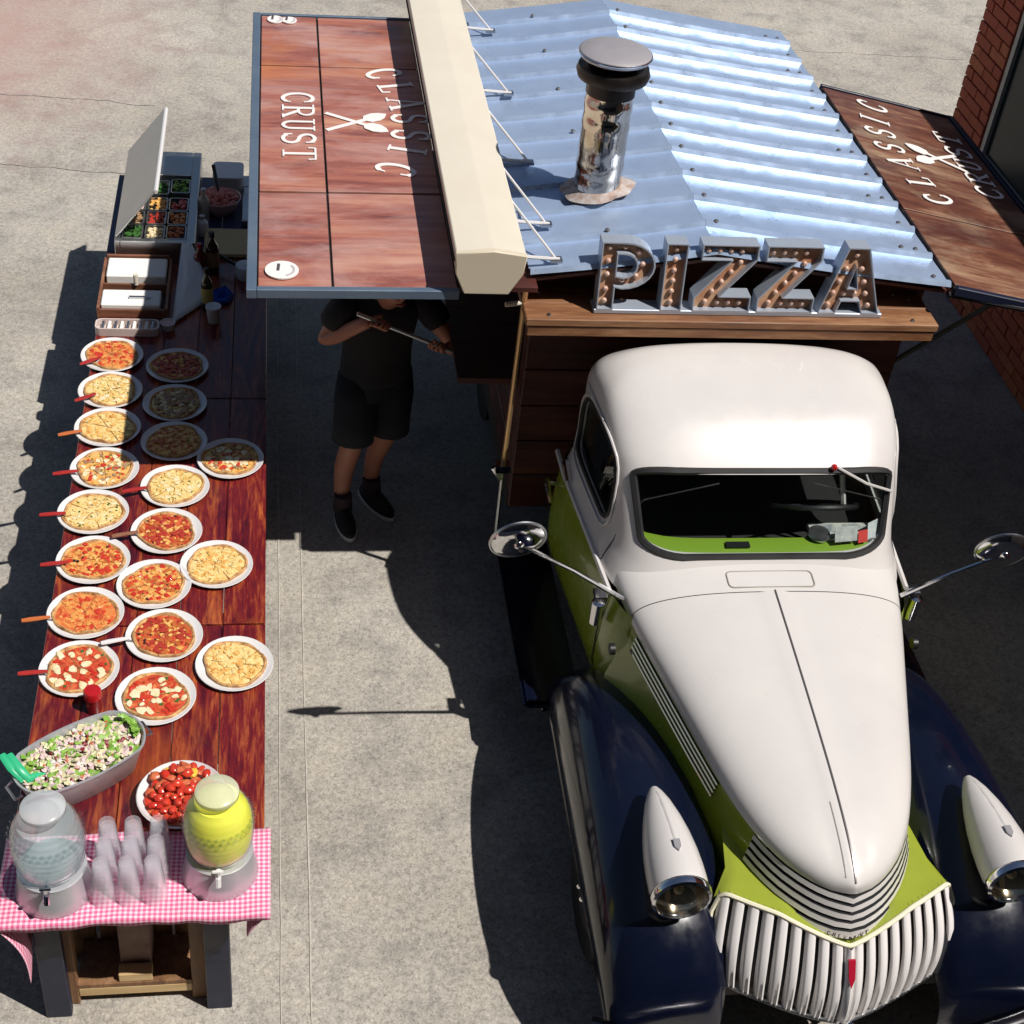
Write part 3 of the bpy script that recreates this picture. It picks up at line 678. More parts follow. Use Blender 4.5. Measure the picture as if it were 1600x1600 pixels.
MB().loft([[grille_pt(-1+2*i/60, 0, -.002) for i in range(61)], [(XC+q*.385, 2.86+.29*abs(q)**1.2, .66+.064*min(1, abs(q)/.5)) for q in [-1+2*i/60 for i in range(61)]], [(XC+q*.345, 2.95+.46*abs(q)**1.05, .655+.083*min(1, abs(q)/.5)) for q in [-1+2*i/60 for i in range(61)]]], False).build('nose_valance', mat('lime_paint', (.3, .36, .035), .35, var=(4, (.24, .28, .03), .3), coat=.3), truck, True)
edge = [grille_pt(-1+2*i/60, 0, .004) for i in range(61)]
edge = [grille_pt(-1, .98, .002), grille_pt(-1.0, .5, .002), grille_pt(-1.0, .12, .003)] + edge[1:-1] + [grille_pt(1, .12, .003), grille_pt(1, .5, .002), grille_pt(1, .98, .002)]
MB().tube(edge, .009, 7).build('grille_surround', mat('cream_edge', (.8, .76, .58), .3, coat=.3), grille, True)
MB().tube([grille_pt(-1+2*i/30, 1, .0) for i in range(31)], .009, 6).build('grille_lower_rail', DULL_STEEL, grille, True)

# fenders, headlights, wheels, running boards ----------------------
def fender(side):
    xc = XC+side*.655; rows = []
    for i in range(37):
        u = math.pi*(1.06-1.12*i/36)  # rear to front
        c, s = math.cos(u), math.sin(u)
        ry = 1.05 if c < 0 else .64
        y = 3.4 - c*ry
        top = .3+.475*max(-.6, math.copysign(abs(s)**.85, s))
        row = []
        for j in range(17):
            v = -1+2*j/16   # -1 inner, 1 outer
            prof = (1-abs(v)**2.6)**(1/2.2) if abs(v) < 1 else 0
            inner = v < 0
            drop = .2*(1-prof)
            wd = (.3 if inner else .215)*(1-.25*max(0, c*-1)**2*(0 if inner else 1)) * (1-.22*max(0, c)**3)
            if inner: row.append((xc+side*wd*v, y, max(.2, top-drop*(.45+.55*max(0, s)))))
            else:
                ph = R(112)*v; row.append((xc+side*wd*math.sin(ph), y, max(.18, top-.31*(1-math.cos(ph))/1.37*(.45+.55*max(0, s)))))
        rows.append(row)
    f = MB().loft(rows, False).build('front_fender', NAVY_PAINT, truck, True, angle=70)
    rim = [r[-1] for r in rows]; MB().tube(rim, .01, 6).build('fender_bead', NAVY_PAINT, f, True)
    return f
for side in (-1, 1):
    fender(side)
    # headlight
    hx, hz = XC+side*.612, .84
    hl = empty_part('headlight', truck)
    prof = [(.002, 3.43), (.016, 3.425), (.03, 3.40), (.05, 3.35), (.07, 3.28), (.087, 3.2), (.098, 3.12), (.103, 3.05), (.104, 2.995), (.101, 2.965)]
    MB().lathe([(r, y) for r, y in prof], (hx, 0, hz), 28, 'y', True).build('headlight_shell', WHITE_PAINT, hl, True)
    MB().lathe([(.101, 2.968), (.107, 2.962), (.109, 2.95), (.105, 2.935), (.094, 2.93), (.09, 2.945)], (hx, 0, hz), 28, 'y').build('headlight_rim', CHROME, hl, True)
    MB().lathe([(.096, 2.945), (.088, 2.97), (.06, 3.01), (.02, 3.03), (.001, 3.03)], (hx, 0, hz), 24, 'y').build('reflector', mat('reflector', (.8, .62, .42), .12, 1), hl, True)
    MB().lathe([(.001, 2.915), (.03, 2.917), (.065, 2.925), (.094, 2.94)], (hx, 0, hz), 24, 'y').build('lens', GLASS, hl, True)
    MB().blob((hx, 2.985, hz), .02, jit=0, seg=10, rings=5).build('bulb', mat('bulb', (.7, .6, .4), .1), hl, True)
    m = MB(); rows = []
    for y, r in ((3.38, .04), (3.3, .066), (3.22, .084), (3.15, .095), (3.1, .1)):
        rows.append([(hx-.009, y, hz+r-.003), (hx, y, hz+r+.006), (hx+.009, y, hz+r-.003)])
    m.loft(rows, False); m.build('headlight_ridge', WHITE_PAINT, hl, True, angle=0)
    m = MB(); m.prism([(hx+q[0], q[1], hz+.1005-.35*(q[0])**2/.1) for q in ((-.012, 3.115), (.012, 3.115), (.012, 3.085), (0, 3.065), (-.012, 3.085))], (0, 0, .008)); m.build('headlight_badge', mat('badge_grey', (.5, .49, .5), .3, .5), hl)
    m = MB(); m.box(hx-.03, hx+.03, 3.08, 3.2, .66, .75); m.build('headlight_stalk', NAVY_PAINT, hl, True, bevel=.01)
    # wheel
    wx = XC+side*.735
    wh = empty_part('wheel', truck)
    MB().lathe([(.19, -.06), (.28, -.07), (.305, -.05), (.312, 0), (.305, .05), (.28, .07), (.19, .06)], (wx, 3.4, .314), 36, 'x').build('tyre', TYRE, wh, True)
    MB().lathe([(.001, side*.075), (.08, side*.075), (.1, side*.05), (.15, side*.03), (.19, side*.062), (.2, side*.058)], (wx, 3.4, .314), 28, 'x').build('rim', NAVY_METAL, wh, True)
    rm = MB()
    for k in range(6):
        a = k*math.pi/3
        nut = MB().blob((wx+side*.08, 3.4+.06*math.cos(a), .314+.06*math.sin(a)), .013, jit=0).build('wheel_nut', CHROME, wh, True)
    MB().lathe([(.001, 0), (.3, 0), (.3, .16), (.001, .16)], (XC+side*.74-.08, 6.9, .345), 28, 'x').build('rear_wheel', TYRE, truck)
    m = MB(); m.box(min(XC+side*.68, XC+side*.93), max(XC+side*.68, XC+side*.93), 4.3, 5.4, .33, .37); m.build('running_board', NAVY_PAINT, truck, True, bevel=.012)
m = MB(); m.box(XC-.45, XC+.45, 2.9, 5.3, .3, .46); m.build('chassis', BLACK, truck)
m = MB(); m.tube([(XC-.9+1.8*i/24, 2.6+.16*abs(-1+2*i/24)**2.2, .36) for i in range(25)], .045, 10, flat=1.); m.build('front_bumper', mat('dark_chrome', (.12, .12, .13), .2, 1), truck, True)

# wing mirrors
def mirror(base, c, side):
    r = empty_part('wing_mirror', truck); base, c = Vector(base), Vector(c)
    MB().tube([base, base+(c-base)*.5+Vector((0, 0, .012)), c], [.012, .009, .009], 8).build('mirror_arm', CHROME, r, True)
    m = MB(); m.lathe([(.001, -.026), (.03, -.025), (.07, -.017), (.1, -.004), (.108, .006), (.1, .012), (.001, .012)], (0, 0, 0), 30, 'y')
    q = Quaternion((0, 0, 1), R(-6*side)) @ Quaternion((1, 0, 0), R(14))
    m.v = [tuple(q @ Vector(v)+c+Vector((0, .02, 0))) for v in m.v]; hd = m.build('mirror_head', CHROME, r, True)
    m = MB(); m.tube([c+Vector((0, .02, 0))+q @ Vector((.107*math.cos(a*math.pi/16), .004, .107*math.sin(a*math.pi/16))) for a in range(32)], .006, 6, True); m.build('mirror_rim', DULL_STEEL, hd, True)
    MB().blob(c, .022, jit=0, seg=8, rings=5).build('mirror_joint', CHROME, r, True)
mirror((1.37, 4.27, 1.005), (.893, 4.15, 1.405), -1)
mirror((2.56, 4.27, 1.0), (2.87, 4.16, 1.32), 1)

# kitchen box ------------------------------------------------------
BX0, BX1, BY0, BY1 = 1.1, 2.84, 5.47, 8.0
box = empty_part('kitchen_box', truck)
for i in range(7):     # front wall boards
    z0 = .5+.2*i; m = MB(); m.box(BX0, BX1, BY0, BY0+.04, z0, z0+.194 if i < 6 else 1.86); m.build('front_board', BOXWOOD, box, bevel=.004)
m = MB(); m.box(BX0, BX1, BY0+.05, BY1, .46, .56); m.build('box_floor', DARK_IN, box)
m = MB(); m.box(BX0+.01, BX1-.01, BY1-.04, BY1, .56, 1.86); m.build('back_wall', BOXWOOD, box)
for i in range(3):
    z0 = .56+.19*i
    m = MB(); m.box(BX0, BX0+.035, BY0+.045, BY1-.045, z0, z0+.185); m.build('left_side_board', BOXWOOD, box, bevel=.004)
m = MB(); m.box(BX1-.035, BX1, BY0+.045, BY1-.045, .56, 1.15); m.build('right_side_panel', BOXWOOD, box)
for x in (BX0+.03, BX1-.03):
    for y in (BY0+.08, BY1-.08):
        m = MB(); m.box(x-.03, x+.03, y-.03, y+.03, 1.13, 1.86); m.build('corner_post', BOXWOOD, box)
m = MB(); m.box(BX0-.28, BX0+.1, BY0+.12, BY1-.1, 1.135, 1.165); m.build('serving_counter', BOXWOOD, box)
ov = MB(); ov.lathe([(.001, 0), (.62, 0), (.62, .25), (.55, .45), (.4, .6), (.2, .67), (.001, .69)], (1.98, 6.55, 1.17), 32); oven = ov.build('oven_dome', mat('oven_clay', (.2, .12, .08), .85, var=(8, (.3, .2, .14), .3)), box, True)
m = MB(); m.box(1.28, 1.44, 6.25, 6.85, 1.2, 1.5); m.build('oven_mouth', SOOT, oven)
# shelf for the letters
SZ = 1.755
for i, (y0, y1) in enumerate(((5.165, 5.30), (5.303, 5.44))):
    m = MB(); m.box(1.02, 2.83, y0, y1, SZ-.035, SZ-.002*i); m.build('sign_shelf_board', SHELFWOOD, box, bevel=.004)
m = MB(); m.box(1.03, 2.82, 5.17, 5.19, SZ-.085, SZ-.037); m.build('shelf_fascia', SHELFWOOD, box, bevel=.003)
for x, y in ((2.72, 5.2), (2.76, 5.37), (2.70, 5.41), (1.12, 5.2), (1.1, 5.38)):
    MB().blob((x, y, SZ+.002), .011, .5, jit=0).build('shelf_screw', DULL_STEEL, box, True)
m = MB(); m.box(1.04, 2.86, 5.445, 5.465, SZ-.04, 1.885); m.build('eave_board', BOXWOOD, box)
# roof: two slopes of ribbed sheet
RY0, RY1, PITCHR = 5.27, 8.12, .2385
EL, ER, RX, EZ, RZ = 1.035, 2.885, 1.815, 1.905, 2.02
def roof_profile(y):
    t = ((y-RY0-.02)/PITCHR) % 1.0
    rib = 0
    d = min(t, 1-t)*PITCHR
    if d < .008: rib = .019
    elif d < .02: rib = .019*(.02-d)/.012
    return rib + .0018*math.sin(t*2*math.pi-.4)
yy = []; y = RY0
k = 0
while True:
    base = RY0+.02+k*PITCHR
    for dlt in (-.02, -.008, .008, .02, .045, .07, .095, .12, .145, .17, .195):
        q = base+dlt
        if RY0 <= q <= RY1: yy.append(q)
    k += 1
    if base > RY1: break
yy = [RY0]+sorted(set(round(q, 5) for q in yy if q > RY0+.002))
def slope_rows(xa, za, xb, zb, n):
    rows = []
    for y in yy:
        pz_ = roof_profile(y); rows.append([(xa+(xb-xa)*i/n, y, za+(zb-za)*i/n+pz_-.008*math.sin(math.pi*i/n)*(.5+.5*math.sin(y*5.1))) for i in range(n+1)])
    return rows
roof = empty_part('tin_roof', box)
MB().loft(slope_rows(EL, EZ, RX, RZ, 10), False).build('roof_slope', ROOFING, roof, True, angle=25)
o = MB().loft(slope_rows(RX+.001, RZ, ER, EZ-.02, 12), False).build('roof_slope', ROOFING, roof, True, angle=25)
m = MB(); m.prism([(EL, RY0+.012, EZ-.026), (RX, RY0+.012, RZ-.026), (ER, RY0+.012, EZ-.046), (ER, RY0+.012, EZ-.06), (RX, RY0+.012, RZ-.04), (EL, RY0+.012, EZ-.04)], (0, RY1-RY0-.03, 0)); m.build('roof_deck', BOXWOOD, roof)
sc = MB().lathe([(.001, .007), (.008, .006), (.012, .0), (.001, -.001)], (0, 0, 0), 8); scme = None
k = 0
for k in range(12):
    yb = RY0+.02+k*PITCHR
    for x in (RX+.05, RX-.42, ER-.06, ER-.13) if k % 2 else (RX+.05, ER-.06):
        if yb > RY1-.02 or yb < RY0+.02: continue
        z = (EZ+(RZ-EZ)*(x-EL)/(RX-EL) if x < RX else RZ+(EZ-.02-RZ)*(x-RX)/(ER-RX))
        yo = 0 if x in (RX+.05, RX-.42) else .05
        if scme is None:
            s0 = sc.build('roof_screw', SCREW, roof, True, offset=False); scme = s0.data
        else:
            s0 = link('roof_screw', scme, None, roof)
        s0.location = Vector((x, yb+yo, z+(roof_profile(yb+yo))+.002)) - WLOC[truck.name]
# chimney
fl = empty_part('flue', truck)
cx, cy = 1.405, 5.88
zr = EZ+(RZ-EZ)*(cx-EL)/(RX-EL)
rows = []
m = MB(); pr_ = []
for j in range(26):
    z = zr-.05+.62*j/25; pr_.append((.104+.0015*math.sin(j*1.7)+.001*math.sin(j*4.1), z))
m.lathe(pr_, (cx, cy, 0), 40); m.build('flue_pipe', FLUE, fl, True)
m = MB(); m.lathe([(.106, zr+.48), (.106, zr+.57)], (cx, cy, 0), 36); m.build('soot_band', SOOT, fl, True)
m = MB(); m.lathe([(.106, zr+.535), (.15, zr+.55), (.158, zr+.575), (.15, zr+.6), (.108, zr+.61)], (cx, cy, 0), 36); m.build('flue_collar', SOOT, fl, True)
m = MB(); m.lathe([(.1, zr+.57), (.1, zr+.645)], (cx, cy, 0), 28); m.build('cap_neck', SOOT, fl, True)
m = MB(); m.lathe([(.12, zr+.636), (.15, zr+.64), (.155, zr+.65), (.152, zr+.662), (.14, zr+.668), (.08, zr+.676), (.001, zr+.68)], (cx, cy, 0), 40); m.build('flue_cap', mat('cap_steel', (.55, .52, .54), .42, .5, var=(6, (.46, .43, .44), .3)), fl, True)
m = MB(); m.tube([(cx+.153*math.cos(a*math.pi/20), cy+.153*math.sin(a*math.pi/20), zr+.655) for a in range(40)], .005, 6, True); m.build('cap_bead', CHROME, fl, True)
m = MB(); ring0 = []; ring1 = []; ring2 = []
for k in range(40):
    a = k*math.pi/20; q = .165+.012*math.sin(a*3+1)+.006*math.sin(a*7)+random.uniform(-.003, .003)
    def rz_(x): return EZ+(RZ-EZ)*(x-EL)/(RX-EL)
    x, y = cx+q*math.cos(a), cy+q*.8*math.sin(a); ring0.append((x, y, rz_(x)+.030))
    x, y = cx+.13*math.cos(a), cy+.125*math.sin(a); ring1.append((x, y, rz_(x)+.045))
    x, y = cx+.104*math.cos(a), cy+.104*math.sin(a); ring2.append((x, y, rz_(x)+.06))
m.loft([ring0, ring1, ring2]); m.build('flue_flashing', RUSTY, fl, True)

# PIZZA letters ----------------------------------------------------
sign = empty_part('pizza_sign', truck)
m = MB(); m.box(1.31, 2.58, 5.215, 5.30, SZ+.001, SZ+.022); m.build('sign_rail', SIGN_METAL, sign, bevel=.003)
LH = .285
def Pout():
    o = [(0, 0), (.095, 0), (.095, .34)] + [(.14+.19*math.cos(a), .66+.34*math.sin(a)) for a in [R(-90+180*k/12) for k in range(13)]] + [(0, 1.0)]
    h = [(.095, .5)]+[(.14+.085*math.cos(a), .66+.18*math.sin(a)) for a in [R(-90+180*k/8) for k in range(9)]]+[(.095, .84)]
    return o, [h]
LET = {
 'P': (.74, Pout()),
 'I': (.3, ([(0, 0), (.29, 0), (.29, 1), (0, 1)], [])),
 'Z': (.84, ([(0, 0), (.82, 0), (.82, .22), (.36, .22), (.84, .8), (.84, 1), (.04, 1), (.04, .78), (.48, .78), (0, .2)], [])),
 'A': (.9, ([(0, 0), (.25, 0), (.31, .19), (.59, .19), (.65, 0), (.9, 0), (.6, 1), (.3, 1)], [[(.37, .38), (.53, .38), (.45, .72)]])),
}
o, h = Pout(); LET['P'] = (.76, ([(x*2.3, y) for x, y in o], [[(x*2.3, y) for x, y in h[0]]]))
BUL = {
 'P': [(.11, .1), (.11, .28), (.11, .5), (.11, .7), (.11, .9), (.33, .92), (.53, .84), (.6, .66), (.52, .48), (.33, .42)],
 'I': [(.145, .1), (.145, .26), (.145, .42), (.145, .58), (.145, .74), (.145, .9)],
 'Z': [(.14, .89), (.3, .89), (.46, .89), (.62, .89), (.62, .72), (.5, .57), (.38, .42), (.26, .27), (.18, .11), (.36, .11), (.52, .11), (.68, .11)],
 'A': [(.15, .1), (.2, .28), (.26, .46), (.33, .66), (.45, .87), (.56, .66), (.63, .46), (.68, .28), (.75, .1), (.36, .28), (.52, .28)],
}
def fill_poly(outer, holes, tf, mb, flip=False):
    b = bmesh.new(); edges = []
    for loop in [outer]+holes:
        vv = [b.verts.new(tf(*p)) for p in loop]
        edges += [b.edges.new((vv[i], vv[(i+1) % len(vv)])) for i in range(len(vv))]
    bmesh.ops.triangle_fill(b, edges=edges, use_beauty=True)
    b.verts.index_update(); mb.add([tuple(v.co) for v in b.verts], [tuple(v.index for v in f.verts) for f in b.faces]); b.free()
bulb_me = None
for ch, lx in (('P', 1.322), ('I', 1.595), ('Z', 1.735), ('Z', 2.015), ('A', 2.29)):
    wid, (outer, holes) = LET[ch]; S = LH; z0 = SZ+.022; y0 = 5.215; dep = .075; lean = .05
    def tf(u, v, d=0): return (lx+u*S*1.05, y0+d+lean*v, z0+v*S)
    L = empty_part('letter', sign)
    face = MB(); fill_poly(outer, holes, lambda u, v: tf(u, v, .032), face); face.build('letter_face', RUST, L)
    bk = MB(); fill_poly(outer, holes, lambda u, v: tf(u, v, dep), bk); bk.build('letter_back', SIGN_METAL, L)
    rim = MB()
    for loop in [outer]+holes:
        n = len(loop); cxm = sum(p[0] for p in loop)/n; cym = sum(p[1] for p in loop)/n
        rim.loft([[tf(*p, 0) for p in loop], [tf(*p, dep-.001) for p in loop]])
    rr = rim.build('letter_rim', SIGN_METAL, L)
    sm = rr.modifiers.new('s', 'SOLIDIFY'); sm.thickness = .007; sm.offset = 0
    for (u, v) in BUL[ch]:
        p = Vector(tf(u, v, .022))
        if bulb_me is None:
            b0 = MB().blob((0, 0, 0), .0125, jit=0, seg=8, rings=5).build('sign_bulb', BULB, L, True, offset=False); bulb_me = b0.data
        else: b0 = link('sign_bulb', bulb_me, None, L)
        b0.location = p - WLOC[truck.name]

# cream awning cassette on rods -------------------------------------
aw = empty_part('awning_cassette', truck)
AY0, AY1 = 5.12, 8.6
sec = [(.745, 1.9), (.925, 1.9), (.975, 1.99), (.985, 2.075), (.85, 2.095), (.7, 2.08), (.705, 1.99)]
m = MB(); m.prism([(x, AY0, z) for x, z in sec], (0, AY1-AY0, 0)); m.build('cassette_body', CREAM, aw, True, bevel=.006)
m = MB(); m.prism([(.84+(x-.84)*1.012, AY0-.004, 1.99+(z-1.99)*1.012) for x, z in sec], (0, .03, 0)); m.build('cassette_end_cap', mat('cap_cream', (.62, .55, .42), .5), aw, True, bevel=.004)
MB().tube([(.699, AY0+.03, 2.03), (.699, AY1, 2.03)], .004, 5).build('cassette_seam', DARK_IN, aw)
MB().tube([(.986, AY0+.03, 2.045), (.986, AY1, 2.045)], .003, 5).build('cassette_seam', DARK_IN, aw)
for y in (5.32, 5.62, 6.2, 6.95, 7.75):
    m = MB(); zf = EZ+(RZ-EZ)*(1.14-EL)/(RX-EL)+.03
    m.tube([(.975, y+.32, 2.06), (1.145, y, zf)], .006, 6); m.tube([(.975, y, zf+.01), (1.16, y, zf)], .008, 6); m.build('support_rod', WHITE_ENAMEL, aw, True)
    m = MB(); m.box(1.12, 1.17, y-.02, y+.02, zf-.008, zf+.004); m.build('rod_foot', DULL_STEEL, aw)

m = MB(); m.box(.735, 1.06, 5.2, 8.0, 1.862, 1.882); m.build('hinge_board', BOXWOOD, truck)
# side flaps -------------------------------------------------------
def flap(hx, hz, ox, oz, y0, y1, nm, woodm, framem, divs, lengthdiv):
    """panel from hinge edge (hx,hz) to outer edge (ox,oz)"""
    f = empty_part('side_flap', truck)
    def P(u, y, h=0):  # u 0 hinge .. 1 outer
        dx, dz = ox-hx, oz-hz; L = math.hypot(dx, dz); nx, nz = (-dz/L, dx/L)
        if nz < 0: nx, nz = -nx, -nz
        return (hx+dx*u+nx*h, y, hz+dz*u+nz*h)
    def slab(u0, u1, a, b, h0, h1, name, mt, bev=0):
        m = MB(); m.add([P(u0, a, h0), P(u1, a, h0), P(u1, b, h0), P(u0, b, h0), P(u0, a, h1), P(u1, a, h1), P(u1, b, h1), P(u0, b, h1)],
                        [(0, 3, 2, 1), (4, 5, 6, 7), (0, 1, 5, 4), (1, 2, 6, 5), (2, 3, 7, 6), (3, 0, 4, 7)])
        return m.build(name, mt, f, bevel=bev)
    slab(0, 1, y0, y1, -.03, -.012, 'flap_backing', DARK_IN)
    ys_ = [y0+.03]+divs+[y1-.02]; us = [0.0]+lengthdiv+[.955]
    for a, b in zip(ys_, ys_[1:]):
        for u, v in zip(us, us[1:]):
            # each field is made of three or four narrow boards running across
            slab(u+.006, v-.006, a+.008, b-.008, -.011, random.uniform(-.001, .002), 'flap_board', woodm, .002)
    slab(.957, 1.004, y0-.004, y1+.004, -.034, .008, 'flap_edge_rail', framem, .003)
    slab(0, .956, y0-.002, y0+.028, -.034, .007, 'flap_end_rail', framem, .003)
    slab(0, .956, y1-.018, y1+.002, -.034, .007, 'flap_end_rail', framem, .003)
    return f, P
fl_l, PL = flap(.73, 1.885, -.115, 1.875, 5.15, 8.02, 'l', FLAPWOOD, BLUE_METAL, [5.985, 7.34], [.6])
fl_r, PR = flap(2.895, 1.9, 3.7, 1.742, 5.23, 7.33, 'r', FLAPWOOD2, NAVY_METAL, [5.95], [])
def put_word(parent, tfs, word, height, mt, advance, thick=.003, ws=1.0):
    pos = 0
    for i, ch in enumerate(word):
        def tf(u, v, h, i=i): return tfs(i, u, v, h)
        glyph_mesh(ch, tf, thick, height, ws).build('sign_letter', mt, parent)
def crossed_peels(parent, P2):
    """P2(a, b, h): a along reading direction, b towards letter tops"""
    for sgn in (-1, 1):
        m = MB(); c, s = math.cos(R(33*sgn)), math.sin(R(33*sgn))
        def tf(u, v, h): return P2(u*c+v*s, -u*s+v*c, h+(.0008 if sgn > 0 else 0))
        strip2d(m, [(0, -.17), (0, .06)], .024, tf, .003); m.build('peel_handle', SIGN_WHITE, parent)
        m = MB(); pts = [(-.012, .05), (-.036, .068), (-.042, .115), (-.028, .15), (0, .18), (.028, .15), (.042, .115), (.036, .068), (.012, .05)]
        a = [Vector(tf(*p, 0)) for p in pts]; b = [Vector(tf(*p, .0035)) for p in pts]; n = len(a)
        m.add(a+b, [tuple(range(n)), tuple(range(2*n-1, n-1, -1))]+[(i, (i+1) % n, n+(i+1) % n, n+i) for i in range(n)]); m.build('peel_blade', SIGN_WHITE, parent)
# left flap: reads towards the camera (-Y), tops towards the truck (+X)
Lw = .845
def PL2(yc, xc):
    def f(a, b, h): return PL((.73-(xc+b))/Lw, yc-a, .004+h)
    return f
base = PL2(7.02, .03)
def tfs(i, u, v, h): return base(i*.151+u*1.0, v, h)
put_word(fl_l, tfs, 'CRUST', .155, SIGN_WHITE, .15, ws=1.8)
cpos = PL2(6.7, .33)
def arch(i, u, v, h, n=7, rad=1.3, hgt=.19, step=.13, f=None, w=.5):
    ang = (i-(n-1)/2)*step; rr = rad+v; x = u-w*hgt*.62
    a = rr*math.sin(ang)+x*math.cos(ang); b = rr*math.cos(ang)-x*math.sin(ang)-rad
    return f(a, b, h)
ab = PL2(6.74, .555)
put_word(fl_l, lambda i, u, v, h: arch(i, u, v, h, f=ab), 'CLASSIC', .185, SIGN_WHITE, .15, ws=1.3)
crossed_peels(fl_l, PL2(6.69, .38))
def plaque(P2, rx, ry):
    m = MB(); n = 28; ring = [(rx*math.cos(2*math.pi*k/n), ry*math.sin(2*math.pi*k/n)) for k in range(n)]
    a = [Vector(P2(*p, 0)) for p in ring]; b = [Vector(P2(p[0], p[1], .006)) for p in ring]
    m.add(a+b, [tuple(range(n)), tuple(range(2*n-1, n-1, -1))]+[(i, (i+1) % n, n+(i+1) % n, n+i) for i in range(n)])
    pq = m.build('round_plaque', SIGN_WHITE, fl_l)
    m = MB(); strip2d(m, [(-.045*.6, -.012), (.045*.6, -.016)], .012, lambda u, v, h: P2(u-.018, v+.0, h+.006), .0015); m.build('plaque_mark', mat('plaque_ink', (.08, .07, .08), .6), pq)
    m = MB(); strip2d(m, arc(0, 0, rx*.72, ry*.72, 20, 130, 10), .01, lambda u, v, h: P2(u, v, h+.006), .0015); m.build('plaque_mark', mat('plaque_grey', (.45, .44, .46), .6), pq)
plaque(PL2(5.3, .022), .07, .068)
plaque(PL2(7.93, .0), .05, .042); plaque(PL2(7.925, .075), .045, .04)
# right flap: reads away from the camera (+Y), tops towards the truck (-X)
Rw = 3.7-2.895
def PR2(yc, xc):
    def f(a, b, h): return PR(((xc-b)-2.895)/Rw, yc+a, .004+h)
    return f
base2 = PR2(6.30, 3.6)
put_word(fl_r, lambda i, u, v, h: base2(i*.151+u, v, h), 'CRUST', .15, SIGN_WHITE, .15, ws=1.8)
ab2 = PR2(6.66, 3.15)
put_word(fl_r, lambda i, u, v, h: arch(i, u, v, h, rad=1.6, step=.105, hgt=.17, f=ab2), 'CLASSIC', .165, SIGN_WHITE, .15, ws=1.3)
crossed_peels(fl_r, PR2(6.66, 3.34))
# prop poles and stay
def pole(p0, p1, r, mt, name='prop_pole'):
    return MB().tube([p0, p1], r, 8).build(name, mt, truck, True)
pp = pole((1.03, 5.3, 1.88), (1.03, 5.35, .86), .012, BRASS)
pole((1.03, 5.35, .86), (1.035, 5.36, .42), .009, DULL_STEEL, 'prop_pole_lower')
m = MB(); m.box(.99, 1.06, 5.31, 5.36, .83, .87); m.tube([(.98, 5.33, .85), (1.02, 5.33, .78)], .012, 6); m.build('pole_clamp', CHROME, truck, True)
m = MB(); m.tube([(.95, 5.3, 1.74), (1.03, 5.31, 1.745)], .011, 8); m.build('pole_bracket', CREAM, truck, True)
pole((2.87, 5.25, 1.86), (3.9, 5.2, 1.70), .013, BLACK, 'flap_stay'); pole((2.85, 5.5, 1.35), (3.1, 5.25, 1.83), .012, BLACK, 'flap_stay')

# ------------------------------------------------------------------ the row of tables
TZ = .72
def table(y0, y1, label, wood_m, frame_m, planks=5, x0=-.915, x1=-.05):
    t = thing('trestle_table', label, 'table', ((x0+x1)/2, (y0+y1)/2, 0), 'tables set end to end')
    w = (x1-x0)/planks
    for i in range(planks):
        m = MB(); m.box(x0+w*i+.0015, x0+w*(i+1)-.0015, y0+.002, y1-.002, TZ-.034, TZ-random.uniform(0, .002)); m.build('plank', wood_m, t, bevel=.003)
    m = MB()
    m.box(x0+.03, x0+.07, y0+.06, y1-.06, TZ-.085, TZ-.036); m.box(x1-.07, x1-.03, y0+.06, y1-.06, TZ-.085, TZ-.036)
    m.box(x0+.07, x1-.07, y0+.06, y0+.1, TZ-.085, TZ-.036); m.box(x0+.07, x1-.07, y1-.1, y1-.06, TZ-.085, TZ-.036); m.build('table_frame', frame_m, t)
    for x in (x0+.12, x1-.17):
        for y in (y0+.1, y1-.1):
            m = MB(); m.box(x-.045, x+.045, y-.02, y+.02, 0, TZ-.086); m.build('leg', frame_m, t, bevel=.004)
    return t
tabA = table(3.07, 4.455, 'near dark-red plank table with the gingham cloth, drink jars and salad', TABLEWOOD, NAVY_METAL)
tabB = table(4.46, 6.045, 'middle dark-red plank table carrying most of the pizzas', TABLEWOOD, NAVY_METAL)
tabC = table(6.05, 7.43, 'far dark-red plank table with the napkin caddy and white cloth', TABLEWOOD, NAVY_METAL)
prep_t = table(7.45, 8.36, 'navy table at the far end under the open steel prep fridge', mat('navy_board', (.03, .04, .1), .4, var=(8, (.05, .06, .12), .3)), NAVY_METAL, 4, -.93, -.1)

# ------------------------------------------------------------------ plates, pizzas, servers
def cheese(name, stops, sc=24):
    m, n, l, b = _new(name); v = _coords(n, l, 1)
    f = _noise(n, l, v, sc, 7, .68, 1.4); l.new(_ramp(n, l, f, stops), b.inputs['Base Color'])
    mr = n.new('ShaderNodeMapRange'); mr.inputs['To Min'].default_value = .2; mr.inputs['To Max'].default_value = .6; l.new(_noise(n, l, v, 40, 3), mr.inputs[0]); l.new(mr.outputs[0], b.inputs['Roughness'])
    _bump(n, l, b, f, .7, .006); MATS[name] = m; return m
MOZZ = cheese('mozzarella', [(.3, (.55, .3, .1)), (.42, (.78, .62, .34)), (.6, (.82, .74, .52)), (.72, (.72, .45, .16))])
CHEESE = cheese('golden_cheese', [(.3, (.3, .09, .02)), (.43, (.68, .3, .06)), (.56, (.8, .52, .17)), (.7, (.62, .16, .04))])
CHEESE_O = cheese('orange_cheese', [(.3, (.34, .05, .02)), (.43, (.66, .17, .045)), (.56, (.76, .38, .1)), (.7, (.56, .09, .03))])
CREAMY = cheese('creamy_cheese', [(.28, (.44, .18, .04)), (.42, (.72, .46, .13)), (.56, (.82, .66, .31)), (.72, (.7, .42, .12))])
